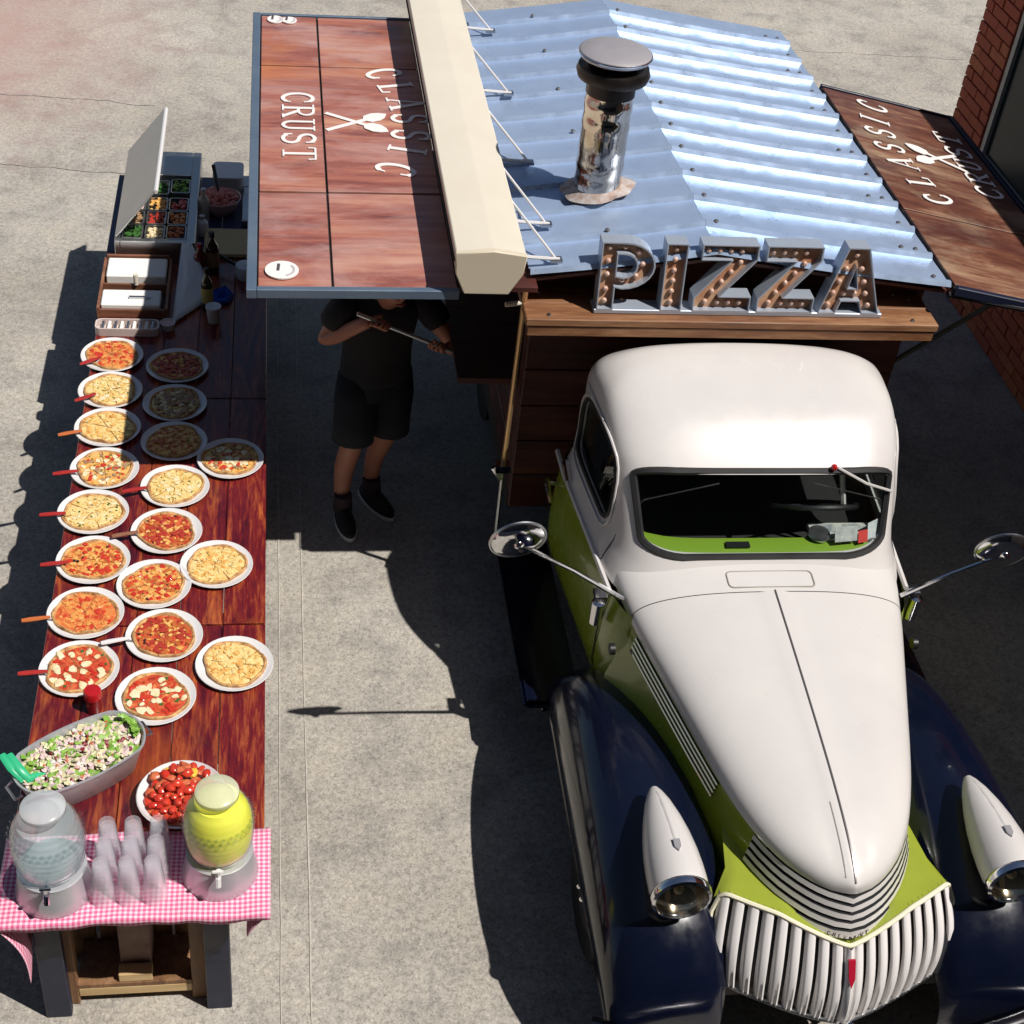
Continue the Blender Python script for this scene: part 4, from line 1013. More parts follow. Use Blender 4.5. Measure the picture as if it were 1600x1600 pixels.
SAUCE = cheese('tomato_sauce', [(.3, (.26, .02, .01)), (.45, (.5, .05, .02)), (.6, (.64, .14, .05)), (.74, (.74, .38, .12))])
PEPP = mat('salami', (.46, .05, .03), .4, var=(30, (.34, .03, .02), .3))
TOMATO = mat('tomato', (.48, .018, .014), .22, coat=.3, var=(14, (.62, .07, .03), .25))
YELLOWV = mat('yellow_pepper', (.8, .48, .06), .3)
HERB = mat('herb', (.035, .12, .02), .6)
MUSH = mat('mushroom', (.46, .3, .16), .6, var=(20, (.28, .15, .07), .25))
OLIVE = mat('olive', (.03, .018, .02), .3)
BASIL = mat('lettuce', (.12, .3, .03), .5, var=(10, (.3, .5, .08), .3))
ONION = mat('onion', (.62, .4, .42), .4, var=(12, (.75, .66, .6), .3))
FETA = mat('feta', (.78, .74, .64), .6)
CHILLI = mat('beetroot', (.22, .02, .03), .4)
ROASTED = mat('roast_pieces', (.55, .16, .04), .45, var=(20, (.4, .08, .02), .3))
KINDS = {
 'margherita': ('tomato pizza with melted white mozzarella rounds', SAUCE, [('mozzarella', MOZZ, 16, .02, .35), ('basil', HERB, 10, .008, .3), ('tomato_slice', TOMATO, 10, .014, .4)]),
 'pepperoni': ('red pizza crowded with glossy cut tomatoes and salami', SAUCE, [('salami', PEPP, 24, .015, .45), ('roast_piece', ROASTED, 26, .013, .45), ('cheese_crumb', CHEESE, 44, .01, .5), ('olive', OLIVE, 14, .006, .8)]),
 'capricciosa': ('orange cheese pizza with ham and tomato pieces', CHEESE_O, [('tomato_piece', TOMATO, 34, .012, .4), ('cheese_crumb', CHEESE, 50, .011, .4), ('olive', OLIVE, 10, .006, .8), ('ham', ROASTED, 26, .012, .3)]),
 'cheese': ('pale yellow cheese pizza with green flecks', CREAMY, [('cheese_crumb', CREAMY, 60, .012, .35), ('herb', HERB, 22, .005, .5), ('mozzarella', MOZZ, 12, .014, .3)]),
 'mushroom': ('brown mushroom and olive pizza', CREAMY, [('mushroom', MUSH, 42, .017, .4), ('cheese_crumb', MOZZ, 24, .012, .4), ('olive', OLIVE, 18, .007, .8), ('salami', ROASTED, 14, .012, .4)]),
 'chicken': ('golden pizza heaped with roasted strips', CHEESE, [('roast_strip', ROASTED, 40, .014, .5), ('chicken', CHEESE, 40, .015, .5), ('herb', HERB, 12, .006, .5)]),
 'plain': ('golden plain cheese pizza', CREAMY, [('cheese_crumb', CHEESE, 30, .012, .3), ('cheese_bubble', CREAMY, 24, .016, .25)]),
 'vegetable': ('mixed pizza with yellow cheese and browned vegetables', CHEESE, [('mushroom', MUSH, 20, .012, .4), ('mozzarella', MOZZ, 22, .014, .35), ('tomato_piece', TOMATO, 16, .011, .4), ('herb', HERB, 18, .006, .5)]),
 'tomato': ('bright orange-red tomato pizza with thin cheese', cheese('red_cheese', [(.3, (.4, .05, .02)), (.45, (.62, .12, .035)), (.6, (.72, .3, .08)), (.72, (.78, .46, .16))], 16), [('tomato_piece', TOMATO, 16, .013, .25), ('cheese_crumb', CHEESE_O, 40, .013, .3)]),
}
def make_plate(x, y, label):
    m = MB(); m.lathe([(.001, .004), (.1, .004), (.125, .007), (.147, .016), (.153, .02), (.151, .0225), (.143, .0195), (.122, .0115), (.1, .0085), (.001, .0085)], (x, y, TZ+.001), 40)
    p = m.build('pizza_plate', WHITE_ENAMEL, None, True); return tag(p, label, 'plate', 'white pizza plates on the tables')
def make_pizza(x, y, kind, label, r=.127):
    desc, base, tops = KINDS[kind]; z = TZ+.0105
    t = thing('pizza', label, 'pizza', (x, y, z), 'pizzas on the tables')
    n = 36; ph = [random.uniform(0, 6.28) for _ in range(4)]
    def rad(a): return r*(1+.05*math.sin(2*a+ph[0])+.035*math.sin(3*a+ph[1])+.02*math.sin(5*a+ph[2])+.012*math.sin(9*a+ph[3]))
    rows = []
    for q, h in ((.985, .0), (1.0, .006), (.985, .013), (.94, .015), (.9, .011), (.87, .007)):
        rows.append([(x+rad(2*math.pi*k/n)*q*math.cos(2*math.pi*k/n), y+rad(2*math.pi*k/n)*q*math.sin(2*math.pi*k/n), z+h*(1+.25*math.sin(7*2*math.pi*k/n+ph[3]))) for k in range(n)])
    MB().loft(rows, True, True, False).build('crust', DOUGH, t, True)
    rows = []
    for q in (.925, .86, .7, .5, .3, .1):
        rows.append([(x+rad(2*math.pi*k/n)*q*math.cos(2*math.pi*k/n), y+rad(2*math.pi*k/n)*q*math.sin(2*math.pi*k/n), z+.0095+random.uniform(-.0012, .0016)-(.002 if q > .9 else 0)) for k in range(n)])
    MB().loft(rows, True, False, True).build('sauce_and_cheese', base, t, True)
    m = MB(); a0 = random.uniform(0, 3.1)
    for k in range(random.choice((2, 3, 4))):
        a = a0+k*math.pi/4; ca, sa = math.cos(a), math.sin(a); rows = []
        for i in range(13):
            q = -.95+1.9*i/12; px_, py_ = x+r*q*ca, y+r*q*sa; h = z+.0118+(.003 if abs(q) > .88 else 0); w_ = .0016+.0006*math.sin(i*1.9)
            rows.append([(px_-sa*w_, py_+ca*w_, h), (px_+sa*w_, py_-ca*w_, h)])
        m.loft(rows, False)
    m.build('slice_cuts', mat('cut_crumb', (.3, .12, .04), .8), t)
    for nm, mt, cnt, sz, sq in [(a_, b_, int(c_*1.5), d_*1.08, e_) for a_, b_, c_, d_, e_ in tops]:
        m = MB()
        for _ in range(cnt):
            a = random.uniform(0, 6.28); d = math.sqrt(random.random())*.84
            s_ = sz*random.uniform(.6, 1.2)
            m.blob((x+rad(a)*d*math.cos(a), y+rad(a)*d*math.sin(a), z+.0105+s_*sq*.25), (s_, s_*random.uniform(.55, 1)), sq*.75, random.uniform(0, 6.28), 7, 2, .34)
        o = m.build(nm, mt, t, True); o['kind'] = 'stuff'
    return t
def server(ex, ey, px, py, label, mt):
    d = Vector((px-ex, py-ey, 0)).normalized(); z = TZ+.04
    t = thing('pizza_server', label, 'pizza server', (ex, ey, z), 'pizza servers under the pizzas')
    e = Vector((ex, ey, z))
    MB().tube([e, e+d*.03, e+d*.08, e+d*.11], [.009, .0115, .010, .007], 8, flat=.7).build('handle', mt, t, True)
    pr_ = (Vector((px, py, 0))-Vector((ex, ey, 0))).length-.155; lo = Vector((ex, ey, TZ+.0095))+d*(pr_+.045)
    MB().tube([e+d*.1, e+d*max(.105, pr_)+Vector((0, 0, -.012)), lo], .0035, 6).build('shank', DULL_STEEL, t, True)
    s = d.cross(Vector((0, 0, 1)))
    m = MB(); m.prism([lo-s*.012, lo+d*.05-s*.03, lo+d*.12, lo+d*.05+s*.03, lo+s*.012], (0, 0, .0008)); m.build('blade', STAINLESS, t)
ordn = ['first', 'second', 'third', 'fourth', 'fifth', 'sixth', 'seventh', 'eighth']
LEFT = [(-.764, 4.202, 'margherita'), (-.769, 4.516, 'tomato'), (-.768, 4.84, 'capricciosa'), (-.796, 5.158, 'cheese'), (-.773, 5.467, 'vegetable'), (-.785, 5.78, 'plain'), (-.797, 6.083, 'cheese'), (-.813, 6.389, 'tomato')]
MID = [(-.465, 4.046, 'margherita'), (-.451, 4.378, 'pepperoni'), (-.509, 4.684, 'capricciosa'), (-.476, 5.025, 'pepperoni'), (-.455, 5.336, 'cheese'), (-.475, 5.672, 'chicken'), (-.487, 5.98, 'mushroom'), (-.49, 6.299, 'pepperoni')]
RIGHT = [(-.171, 4.212, 'plain'), (-.257, 4.804, 'plain'), (-.214, 5.54, 'vegetable')]
for nm, row in (('left row', LEFT), ('middle row', MID), ('right row', RIGHT)):
    for i, (x, y, kd) in enumerate(row):
        where = f'{ordn[i]} from salad end, {nm}'
        make_plate(x, y, f'round white plate, {where}')
        make_pizza(x, y, kd, f'{KINDS[kd][0]}, {where}', .125 if nm != 'left row' else .128)
HAND = [(-.985, 4.159), (-1.008, 4.453), (-.974, 4.786), (-1.015, 5.111), (-.99, 5.397), (-.998, 5.688), (-.95, 5.96), (-.955, 6.27)]
ORANGEH = mat('orange_handle', (.5, .14, .04), .4)
for i, (ex, ey) in enumerate(HAND):
    server(ex, ey, LEFT[i][0], LEFT[i][1]-.02, f'pizza server with {"orange" if i in (1, 5) else "red"} handle, {ordn[i]} from salad end, left row', ORANGEH if i in (1, 5) else RED_PLASTIC)
for (ex, ey), (px, py, _), nm in (((-.69, 4.318), MID[1], 'white'), ((-.70, 4.967), MID[3], 'brown'), ((-.68, 5.27), MID[4], 'red')):
    server(ex, ey, px, py, f'pizza server with {nm} handle in the middle row of pizzas', {'white': WHITE_ENAMEL, 'brown': CADDYWOOD, 'red': RED_PLASTIC}[nm])
# red shaker
t = thing('pepper_shaker', 'dark red shaker jar standing above the salad tub', 'shaker', (-.69, 4.0, TZ))
m = MB(); m.lathe([(.001, .001), (.028, .001), (.03, .01), (.029, .075), (.001, .077)], (-.69, 4.0, TZ), 20); m.build('jar', mat('red_jar', (.2, .008, .012), .25, coat=.4), t, True)
m = MB(); m.lathe([(.033, .07), (.034, .1), (.03, .108), (.001, .11)], (-.69, 4.0, TZ), 20); m.build('lid', RED_ENAMEL, t, True)

# ------------------------------------------------------------------ salad tub with tongs
def leaf(mb, c, s):
    a = random.uniform(0, 6.28); tl = random.uniform(-.7, .7); ca, sa = math.cos(a), math.sin(a)
    pts = [(-.5, 0, 0), (-.15, .3, .12), (.35, .25, -.05), (.55, 0, .1), (.3, -.28, .06), (-.2, -.27, -.06)]
    vs_ = [(c[0]+s*(x*ca-y*sa), c[1]+s*(x*sa+y*ca), c[2]+s*(z*2+x*tl*.6)) for x, y, z in pts]
    mb.add(vs_+[(c[0], c[1], c[2]+s*.12)], [(i, (i+1) % 6, 6) for i in range(6)])
tx, ty, ta = -.70, 3.665, R(33)
tub = thing('salad_tub', 'oval galvanised tub filled with chopped salad', 'tub', (tx, ty, TZ))
def tubpt(a, hl, hw, z):
    # stadium outline
    c, s = math.cos(a), math.sin(a); x = hw*c + (hl-hw)*math.copysign(min(1, abs(c)*1.8), c); y = hw*s
    return (tx+x*math.cos(ta)-y*math.sin(ta), ty+x*math.sin(ta)+y*math.cos(ta), z)
n = 44; A_ = [2*math.pi*k/n for k in range(n)]
rows = [[tubpt(a, l_, w_, TZ+z) for a in A_] for l_, w_, z in ((.195, .095, .001), (.2, .1, .006), (.235, .128, .135), (.243, .136, .14), (.243, .136, .146), (.236, .129, .146), (.228, .122, .13), (.2, .095, .02))]
MB().loft(rows, True, True, True).build('tub_wall', GALV, tub, True)
for s_ in (-1, 1):
    m = MB(); e = Vector(tubpt(0 if s_ > 0 else math.pi, .24, .13, TZ+.11)); d = Vector((math.cos(ta)*s_, math.sin(ta)*s_, 0)); q = d.cross(Vector((0, 0, 1)))
    m.tube([e-q*.04, e-q*.035+d*.025+Vector((0, 0, -.01)), e+q*.035+d*.025+Vector((0, 0, -.01)), e+q*.04], .005, 6); m.build('tub_handle', DULL_STEEL, tub, True)
salad = thing('salad', 'chopped salad of lettuce, onion, tomato and white cheese in the galvanised tub', 'salad', (tx, ty, TZ+.1))
m = MB(); m.loft([[tubpt(a, .222*q, .118*q, TZ+.112+.02*(1-q)) for a in A_] for q in (1, .7, .3)], True, False, True); m.build('salad_bed', mat('salad_bed', (.4, .38, .2), .6, var=(40, (.24, .2, .1), .2)), salad, True)
def salad_spot():
    a = random.uniform(0, 6.28); q = math.sqrt(random.random())*.96; p = tubpt(a, .222*q, .118*q, TZ+.125+.022*(1-q)+random.uniform(-.004, .01)); return p
for nm, mt, cnt, sz in (('lettuce', BASIL, 80, .03), ('onion', ONION, 220, .022), ('cabbage', mat('cabbage', (.62, .58, .36), .5), 200, .024), ('cheese_crumb', FETA, 50, .012), ('beetroot', CHILLI, 36, .014), ('tomato_piece', ROASTED, 30, .012)):
    m = MB()
    for _ in range(cnt):
        p = salad_spot()
        if nm in ('lettuce', 'onion', 'cabbage'): leaf(m, p, sz*random.uniform(.7, 1.9))
        else: m.blob(p, sz*random.uniform(.5, 1), .7, random.uniform(0, 6), 5, 2, .25)
    if nm == 'lettuce':
        for _ in range(40): 
            p = tubpt(random.uniform(-.5, .6), .21, .1, TZ+.145+random.uniform(0, .02)); leaf(m, p, .032)
    o = m.build(nm, mt, salad); o['kind'] = 'stuff'
tg = thing('salad_tongs', 'green plastic tongs standing in the salad tub', 'tongs', (-.9, 3.56, .9))
for dx in (-.012, .012):
    m = MB(); m.tube([(-.945+dx, 3.625, .905), (-.905+dx, 3.57, .895), (-.87+dx, 3.545, .865), (-.82+dx, 3.58, .85)], [.013, .016, .014, .008], 6, flat=.4); m.build('tong_arm', GREEN_PLASTIC, tg, True)

# ------------------------------------------------------------------ tomato bowl
bx, by = -.345, 3.535
bowl = thing('oval_bowl', 'shallow white enamel bowl heaped with tomatoes beside the lemonade jar', 'bowl', (bx, by, TZ))
m = MB(); m.lathe([(.001, .002), (.09, .002), (.12, .012), (.15, .04), (.157, .05), (.153, .053), (.145, .045), (.115, .018), (.001, .012)], (bx, by, TZ+.001), 40); m.build('bowl_dish', WHITE_ENAMEL, bowl, True)
tms = thing('tomato_salad', 'heap of red tomatoes in the shallow white bowl', 'tomatoes', (bx, by, TZ+.02))
spots = []
for k in range(64):
    a = k*2.39996; d = math.sqrt((k+.5)/64)*.125; h = .038+.05*(1-(d/.125)**2)+ (.02 if math.sin(a)*d > .05 else 0)
    x, y = bx+d*math.cos(a)+random.uniform(-.006, .006), by+d*math.sin(a)+random.uniform(-.006, .006); s_ = random.uniform(.014, .021)
    far = (y-by) > .01 and random.random() < .45
    m = MB(); m.blob((x, y, TZ+h+random.uniform(-.006, .006)), (s_*1.15, s_*random.uniform(.7, 1)), .9 if not far else .6, random.uniform(0, 6), 8, 4, .16 if not far else .3)
    if far and random.random() < .12: m.build('pepper_piece', YELLOWV, tms, True)
    else: m.build('tomato', TOMATO if not far else mat('cut_red', (.5, .07, .03), .35, var=(30, (.62, .2, .08), .25)), tms, True)
m = MB(); m.lathe([(.13, .035), (.08, .06), (.001, .075)], (bx, by, TZ), 24); m.build('tomato_juice', SAUCE, tms, True)

# ------------------------------------------------------------------ gingham cloth on the near end
def cloth():
    x0, x1, y0, y1 = -.932, -.03, 3.045, 3.405; nx, ny = 40, 18
    def prof(i):   # across: left drop, top, right drop
        pass
    xs = []
    L = .34
    us = [-L+.0+L*k/24 for k in range(24)]+[(x1-x0)*k/nx for k in range(nx+1)]+[(x1-x0)+L*.5*(k+1)/10 for k in range(10)]
    vs_, uv, fs = [], [], []
    vv = [y0+(y1-y0)*j/ny for j in range(ny+1)]
    for u in us:
        for j, y in enumerate(vv):
            f = j/ny
            if u < 0:
                d = -u; d *= (.95-.3*f)
                cur = 1-math.exp(-d*7); sway = .05*math.sin(d*11+.5)*(.6+.4*math.cos(f*6))
                x = x0-.006-.012*math.sin(y*16)*cur+ .13*(1-math.exp(-d*4.5)) + sway*.35*cur; z = TZ+.004-d; yy_ = y + .06*cur*(f-.2)
            elif u > x1-x0:
                d = u-(x1-x0); d2 = d*(.75+.6*(f)); x = x1+.006+.01*math.sin(y*18)*min(1, d*8)-.14*(1-math.exp(-d2*6)); z = TZ+.004-d2; yy_ = y+.02*f
            else:
                x = x0+u; z = TZ+.005+.0018*math.sin(x*23+y*17)+.0014*math.sin(y*38-x*11)+.001*math.sin(x*57); yy_ = y+.004*math.sin(x*9)
            vs_.append((x, yy_, z)); uv.append((u, y))
    n = len(vv)
    for i in range(len(us)-1):
        for j in range(ny): fs.append((i*n+j, i*n+j+1, (i+1)*n+j+1, (i+1)*n+j))
    # small front hem
    me = bpy.data.meshes.new('gingham_cloth')
    o = len(vs_); top = [i for i in range(24, 24+nx+1)]
    for k, i in enumerate(top):
        p = vs_[i*n]; vs_.append((p[0], p[1]-.006, p[2]-.004)); uv.append((us[i], vv[0]-.004)); vs_.append((p[0], p[1]-.008+.003*math.sin(p[0]*40), p[2]-.026-.004*math.sin(p[0]*23))); uv.append((us[i], vv[0]-.03))
    for k in range(len(top)-1):
        a, b = top[k]*n, top[k+1]*n; c0, c1 = o+2*k, o+2*(k+1)
        fs += [(a, b, c1, c0), (c0, c1, c1+1, c0+1)]
    me.from_pydata(vs_, [], fs); ul = me.uv_layers.new(name='UVMap')
    for poly in me.polygons:
        for li in poly.loop_indices: ul.data[li].uv = uv[me.loops[li].vertex_index]
    me.shade_smooth(); return link('gingham_cloth', me, GINGHAM)
cl = cloth(); sm = cl.modifiers.new('s', 'SOLIDIFY'); sm.thickness = .002; sm.offset = 0
tag(cl, 'pink and white gingham cloth draped over the near end of the tables', 'tablecloth')

# ------------------------------------------------------------------ drink dispensers
CZ = TZ+.0065
def dispenser(x, y, liquid, label, lid_m, full):
    t = thing('drink_dispenser', label, 'drink dispenser', (x, y, CZ), 'drink dispensers on the gingham cloth')
    m = MB(); m.lathe([(.001, .001), (.128, .001), (.13, .006), (.122, .05), (.112, .1), (.109, .118), (.113, .122), (.106, .124), (.001, .115)], (x, y, CZ), 40); m.build('stand', GALV, t, True)
    prof = []
    for j in range(41):
        h = j/40; r = .085+.037*math.sin(math.pi*min(1, .12+h*.95))**.7
        r = smoothtab([(0, .088), (.12, .108), (.35, .118), (.6, .117), (.8, .103), (.92, .082), (1, .066)], h)
        r += (.0012 if liquid != LEMONADE else .0004)*math.sin(h*2*math.pi*11)*(1 if h > .3 else .15); prof.append((r, .124+.27*h))
    jar = MB().lathe(prof+[(.064, .398), (.064, .415)], (x, y, CZ), 48, cap0=True).build('jar', JAR, t, True)
    lp = [(max(.002, r-.006), h+.003) for r, h in prof if h < .124+.27*full]
    MB().lathe([(.001, lp[0][1])]+lp+[(.001, lp[-1][1]+.001)], (x, y, CZ), 40).build('drink', liquid, t, True)
    m = MB(); m.lathe([(.068, .4), (.072, .405), (.072, .422), (.066, .428), (.04, .432), (.03, .437), (.001, .44)], (x, y, CZ), 32); m.build('lid', lid_m, t, True)
    m = MB(); a = Vector((x, y-.11, CZ+.15)); m.tube([a, a+Vector((0, -.035, -.004)), a+Vector((0, -.045, -.03))], .01, 8); m.tube([a+Vector((0, -.03, 0)), a+Vector((0, -.03, .03))], .006, 6); m.tube([a+Vector((-.018, -.03, .03)), a+Vector((.018, -.03, .03))], .006, 6); m.build('tap', CHROME if liquid != LEMONADE else WHITE_ENAMEL, t, True)
    # embossed studs round the shoulder
    m = MB()
    for rr, hh, cnt in ((.1195, .29, 30), (.1175, .31, 30)):
        for k in range(cnt):
            q = 2*math.pi*(k+.5*(hh > .3))/cnt; m.blob((x+rr*math.cos(q), y+rr*math.sin(q), CZ+hh), .008, .8, 0, 6, 3, 0)
    o = m.build('studs', JAR, jar, True); o['kind'] = 'stuff'
    return t
dispenser(-.745, 3.185, WATER, 'clear glass drink dispenser of iced water on a galvanised stand', glassy('clear_lid', (.9, .92, .93), 1.5, .15, ((.75, .78, .8), .45)), .86)
dispenser(-.2, 3.225, LEMONADE, 'glass drink dispenser full of yellow lemonade on a galvanised stand', glassy('pale_lid', (.9, .92, .8), 1.5, .2, ((.78, .8, .6), .6)), .93)
# clear plastic cups, upside down in tall stacks
cup = MB().lathe([(.0395, 0), (.041, .003), (.0395, .006), (.036, .03), (.0355, .034), (.028, .128), (.0265, .132), (.001, .132)], (0, 0, 0), 28)
cme = None
for rI, (yy_, nm) in enumerate(((3.13, 'front'), (3.213, 'middle'), (3.296, 'back'))):
    for cI, xx in enumerate((-.58, -.496, -.412)):
        st = thing('cup_stack', f'stack of clear plastic cups upside down, {("left", "centre", "right")[cI]} of the {nm} row', 'cup stack', (xx+.004*rI, yy_, CZ+.001), 'clear cups between the dispensers')
        for q in range(4):
            if cme is None:
                o = cup.build('cup', CUPS, st, True, offset=False); cme = o.data
            else: o = link('cup', cme, None, st)
            o.location = (random.uniform(-.001, .001), random.uniform(-.001, .001), .021*q)

# ------------------------------------------------------------------ wooden crate under the near table
cr = thing('wooden_crate', 'brown wooden slatted crate standing under the near table end', 'crate', (-.52, 3.4, 0))
for x in (-.755, -.29):
    m = MB(); m.box(x-.03, x+.03, 3.2, 3.25, 0, .56); m.build('post', CRATEWOOD, cr, bevel=.004)
    m = MB(); m.box(x-.03, x+.03, 3.72, 3.77, 0, .56); m.build('post', CRATEWOOD, cr, bevel=.004)
for i, x in enumerate((-.72, -.62, -.53, -.44, -.345)):
    m = MB(); m.box(x-.043, x+.043, 3.40, 3.42, .0, .53); m.build('back_slat', CRATEWOOD, cr, bevel=.003)
m = MB(); m.box(-.725, -.32, 3.2, 3.4, .1, .12); m.build('shelf', CRATEWOOD, cr)
m = MB(); m.box(-.725, -.32, 3.2, 3.22, .05, .098); m.build('front_rail', PALEWOOD, cr, bevel=.003)
m = MB(); m.box(-.785, -.26, 3.2, 3.77, .565, .585); m.build('top_board', CRATEWOOD, cr)
pk = thing('cardboard_carton', 'small worn cardboard carton standing inside the wooden crate', 'carton', (-.52, 3.3, .12))
m = MB(); m.box(-.575, -.465, 3.26, 3.38, .121, .42); m.build('carton_body', mat('worn_card', (.3, .2, .15), .8, var=(14, (.18, .1, .08), .25)), pk, bevel=.003)
m = MB(); m.box(-.58, -.46, 3.205, 3.255, .121, .165); m.build('carton_flap', PALEWOOD, pk, bevel=.003)

# ------------------------------------------------------------------ far end: prep fridge, bowl, board, bottles, caddy
pf = thing('prep_fridge', 'open stainless steel countertop prep fridge of pizza toppings at the far table end', 'prep fridge', (-.65, 7.8, TZ))
px0, px1, py0, py1, pz1 = -.87, -.44, 7.33, 8.42, TZ+.13
m = MB(); m.box(px0, px1, py0, py1, TZ+.001, TZ+.03); m.build('base', STAINLESS, pf)
for b_ in ((px0, px0+.03, py0, py1), (px1-.05, px1, py0, py1), (px0+.03, px1-.05, py0, py0+.04), (px0+.03, px1-.05, py1-.3, py1)):
    m = MB(); m.box(b_[0], b_[1], b_[2], b_[3], TZ+.031, pz1); m.build('casing', STAINLESS, pf, bevel=.004)
lid = MB(); hL = Vector((px0+.01, 0, pz1+.005)); oL = Vector((px0+.235, 0, pz1+.285)); nrm = Vector((-(oL-hL).z, 0, (oL-hL).x)).normalized()*.012
lid.prism([(hL.x, py0+.03, hL.z), (oL.x, py0+.03, oL.z), (oL.x+nrm.x, py0+.03, oL.z+nrm.z), (hL.x+nrm.x, py0+.03, hL.z+nrm.z)], (0, py1-py0-.06, 0)); ld = lid.build('lid', mat('lid_steel', (.6, .61, .58), .45, .7, rvar=.06), pf, bevel=.003)
m = MB(); m.tube([(oL.x, py0+.03, oL.z), (oL.x, py1-.03, oL.z)], .012, 8); m.build('lid_edge', WHITE_ENAMEL, ld, True)
foods = [(-.78, 7.44, HERB, 'olive green leaves'), (-.66, 7.44, MOZZ, 'white cheese'), (-.545, 7.44, ROASTED, 'cooked meat'),
         (-.66, 7.6, PEPP, 'salami'), (-.545, 7.6, CHEESE_O, 'orange cheese'), (-.78, 7.6, MUSH, 'mushrooms'),
         (-.545, 7.76, TOMATO, 'diced tomato'), (-.66, 7.76, CHEESE, 'golden cheese'), (-.78, 7.76, ONION, 'onion'),
         (-.545, 7.98, BASIL, 'lettuce'), (-.66, 7.96, HERB, 'dark herbs')]
for x, y, mt, nm in foods:
    pan = thing('food_pan', f'steel food pan of {nm} in the prep fridge', 'food pan', (x, y, TZ+.05), 'food pans in the prep fridge')
    m = MB(); hw, hl = .054, .075 if y < 7.9 else .085; pts = rrect(hw*2, hl*2, .015, 3, x, y); pin = rrect(hw*2-.012, hl*2-.012, .012, 3, x, y)
    m.loft([[(a, b, TZ+.035) for a, b in pts], [(a, b, pz1+.002) for a, b in pts], [(a, b, pz1+.003) for a, b in pin], [(a, b, TZ+.05) for a, b in pin]], True, True, True); m.build('pan', STAINLESS, pan, True)
    m = MB()
    for _ in range(34):
        s_ = random.uniform(.012, .02); m.blob((x+random.uniform(-1, 1)*(hw-.016), y+random.uniform(-1, 1)*(hl-.016), pz1-.01+random.uniform(-.006, .012)), (s_, s_*.7), .7, random.uniform(0, 6), 6, 2, .25)
    o = m.build('food', mt, pan, True); o['kind'] = 'stuff'
def bowl2(x, y, r, mt, label, h=.1):
    t = thing('mixing_bowl', label, 'bowl', (x, y, TZ)); m = MB()
    m.lathe([(.001, .002), (r*.55, .002), (r*.85, h*.5), (r, h), (r*.97, h+.002), (r*.8, h*.5), (r*.5, .012), (.001, .012)], (x, y, TZ), 30); m.build('bowl_wall', mt, t, True); return t
rb = bowl2(-.325, 7.93, .125, mat('clear_bowl', (.7, .45, .4), .15, coat=.4), 'big bowl of cut tomatoes beside the prep fridge')
tb = thing('cut_tomatoes', 'heap of cut tomatoes filling the bowl beside the prep fridge', 'tomatoes', (-.325, 7.93, TZ+.05)); m = MB()
for _ in range(80):
    a = random.uniform(0, 6.28); d = math.sqrt(random.random())*.1; s_ = random.uniform(.016, .026); m.blob((-.325+d*math.cos(a), 7.93+d*math.sin(a), TZ+.085+.03*(1-d/.1)+random.uniform(0, .012)), (s_, s_*.8), .75, random.uniform(0, 6), 7, 3, .18)
o = m.build('tomato_pieces', mat('cut_tomato', (.6, .08, .05), .3, var=(18, (.72, .26, .2), .25)), tb, True); o['kind'] = 'stuff'
m = MB(); m.tube([(-.36, 8.08, TZ+.22), (-.33, 7.95, TZ+.12)], [.012, .008], 8); o = m.build('black_ladle', BLACK, None, True); tag(o, 'black handled spoon standing in the bowl of cut tomatoes', 'spoon')
t = thing('plastic_tub', 'white lidded plastic tub behind the bowl of tomatoes', 'tub', (-.28, 8.23, TZ)); m = MB(); m.prism([(a, b, TZ+.001) for a, b in rrect(.17, .2, .03, 4, -.28, 8.23)], (0, 0, .1)); m.build('tub_body', WHITE_ENAMEL, t); m = MB(); m.prism([(a, b, TZ+.102) for a, b in rrect(.18, .21, .03, 4, -.28, 8.23)], (0, 0, .015)); m.build('tub_lid', mat('clear_white', (.72, .72, .72), .3), t)
t = thing('steel_tray', 'stainless tray on the far table beside the truck flap', 'tray', (-.17, 8.0, TZ)); m = MB(); m.box(-.2, -.105, 7.75, 8.3, TZ+.001, TZ+.05); m.build('tray_body', STAINLESS, t, bevel=.008); m = MB(); m.tube([(-.19, 8.1, TZ+.05), (-.19, 8.1, TZ+.08), (-.115, 8.1, TZ+.08), (-.115, 8.1, TZ+.05)], .006, 6); m.build('tray_handle', CHROME, t, True)
t = thing('chopping_board', 'tan wooden chopping board on the far table', 'chopping board', (-.28, 7.5, TZ)); m = MB(); m.prism([(a, b, TZ+.008) for a, b in rrect(.26, .29, .02, 3, -.27, 7.535)], (0, 0, .022)); m.build('board', TAN_BOARD, t, bevel=.003); 
for qx in (-.37, -.17):
    m = MB(); m.lathe([(.001, .0005), (.012, .0005), (.012, .0075), (.001, .0075)], (qx, 7.45, TZ), 10); m.build('rubber_foot', RUBBER, t)
def bottle(x, y, h, r, mt, capm, label, nm='sauce_bottle', lab=None):
    t = thing(nm, label, 'bottle', (x, y, TZ)); m = MB()
    m.lathe([(.001, .001), (r, .001), (r*1.02, .006), (r, h*.62), (r*.85, h*.7), (r*.42, h*.8), (r*.38, h*.92), (.001, h*.92)], (x, y, TZ), 20); m.build('glass', mt, t, True)
    m = MB(); m.lathe([(r*.45, h*.88), (r*.46, h*.99), (.001, h)], (x, y, TZ), 16); m.build('cap', capm, t, True)
    if lab: m = MB(); m.lathe([(r*1.03, h*.2), (r*1.03, h*.55)], (x, y, TZ), 20); m.build('bottle_label', lab, t, True)
bottle(-.41, 7.83, .2, .032, mat('squeeze', (.62, .55, .5), .3), WHITE_ENAMEL, 'pale squeeze bottle between the prep fridge and the tomato bowl')
bottle(-.415, 7.66, .12, .035, WHITE_ENAMEL, mat('grey_cap', (.5, .5, .5), .4), 'short white bottle beside the chopping board')
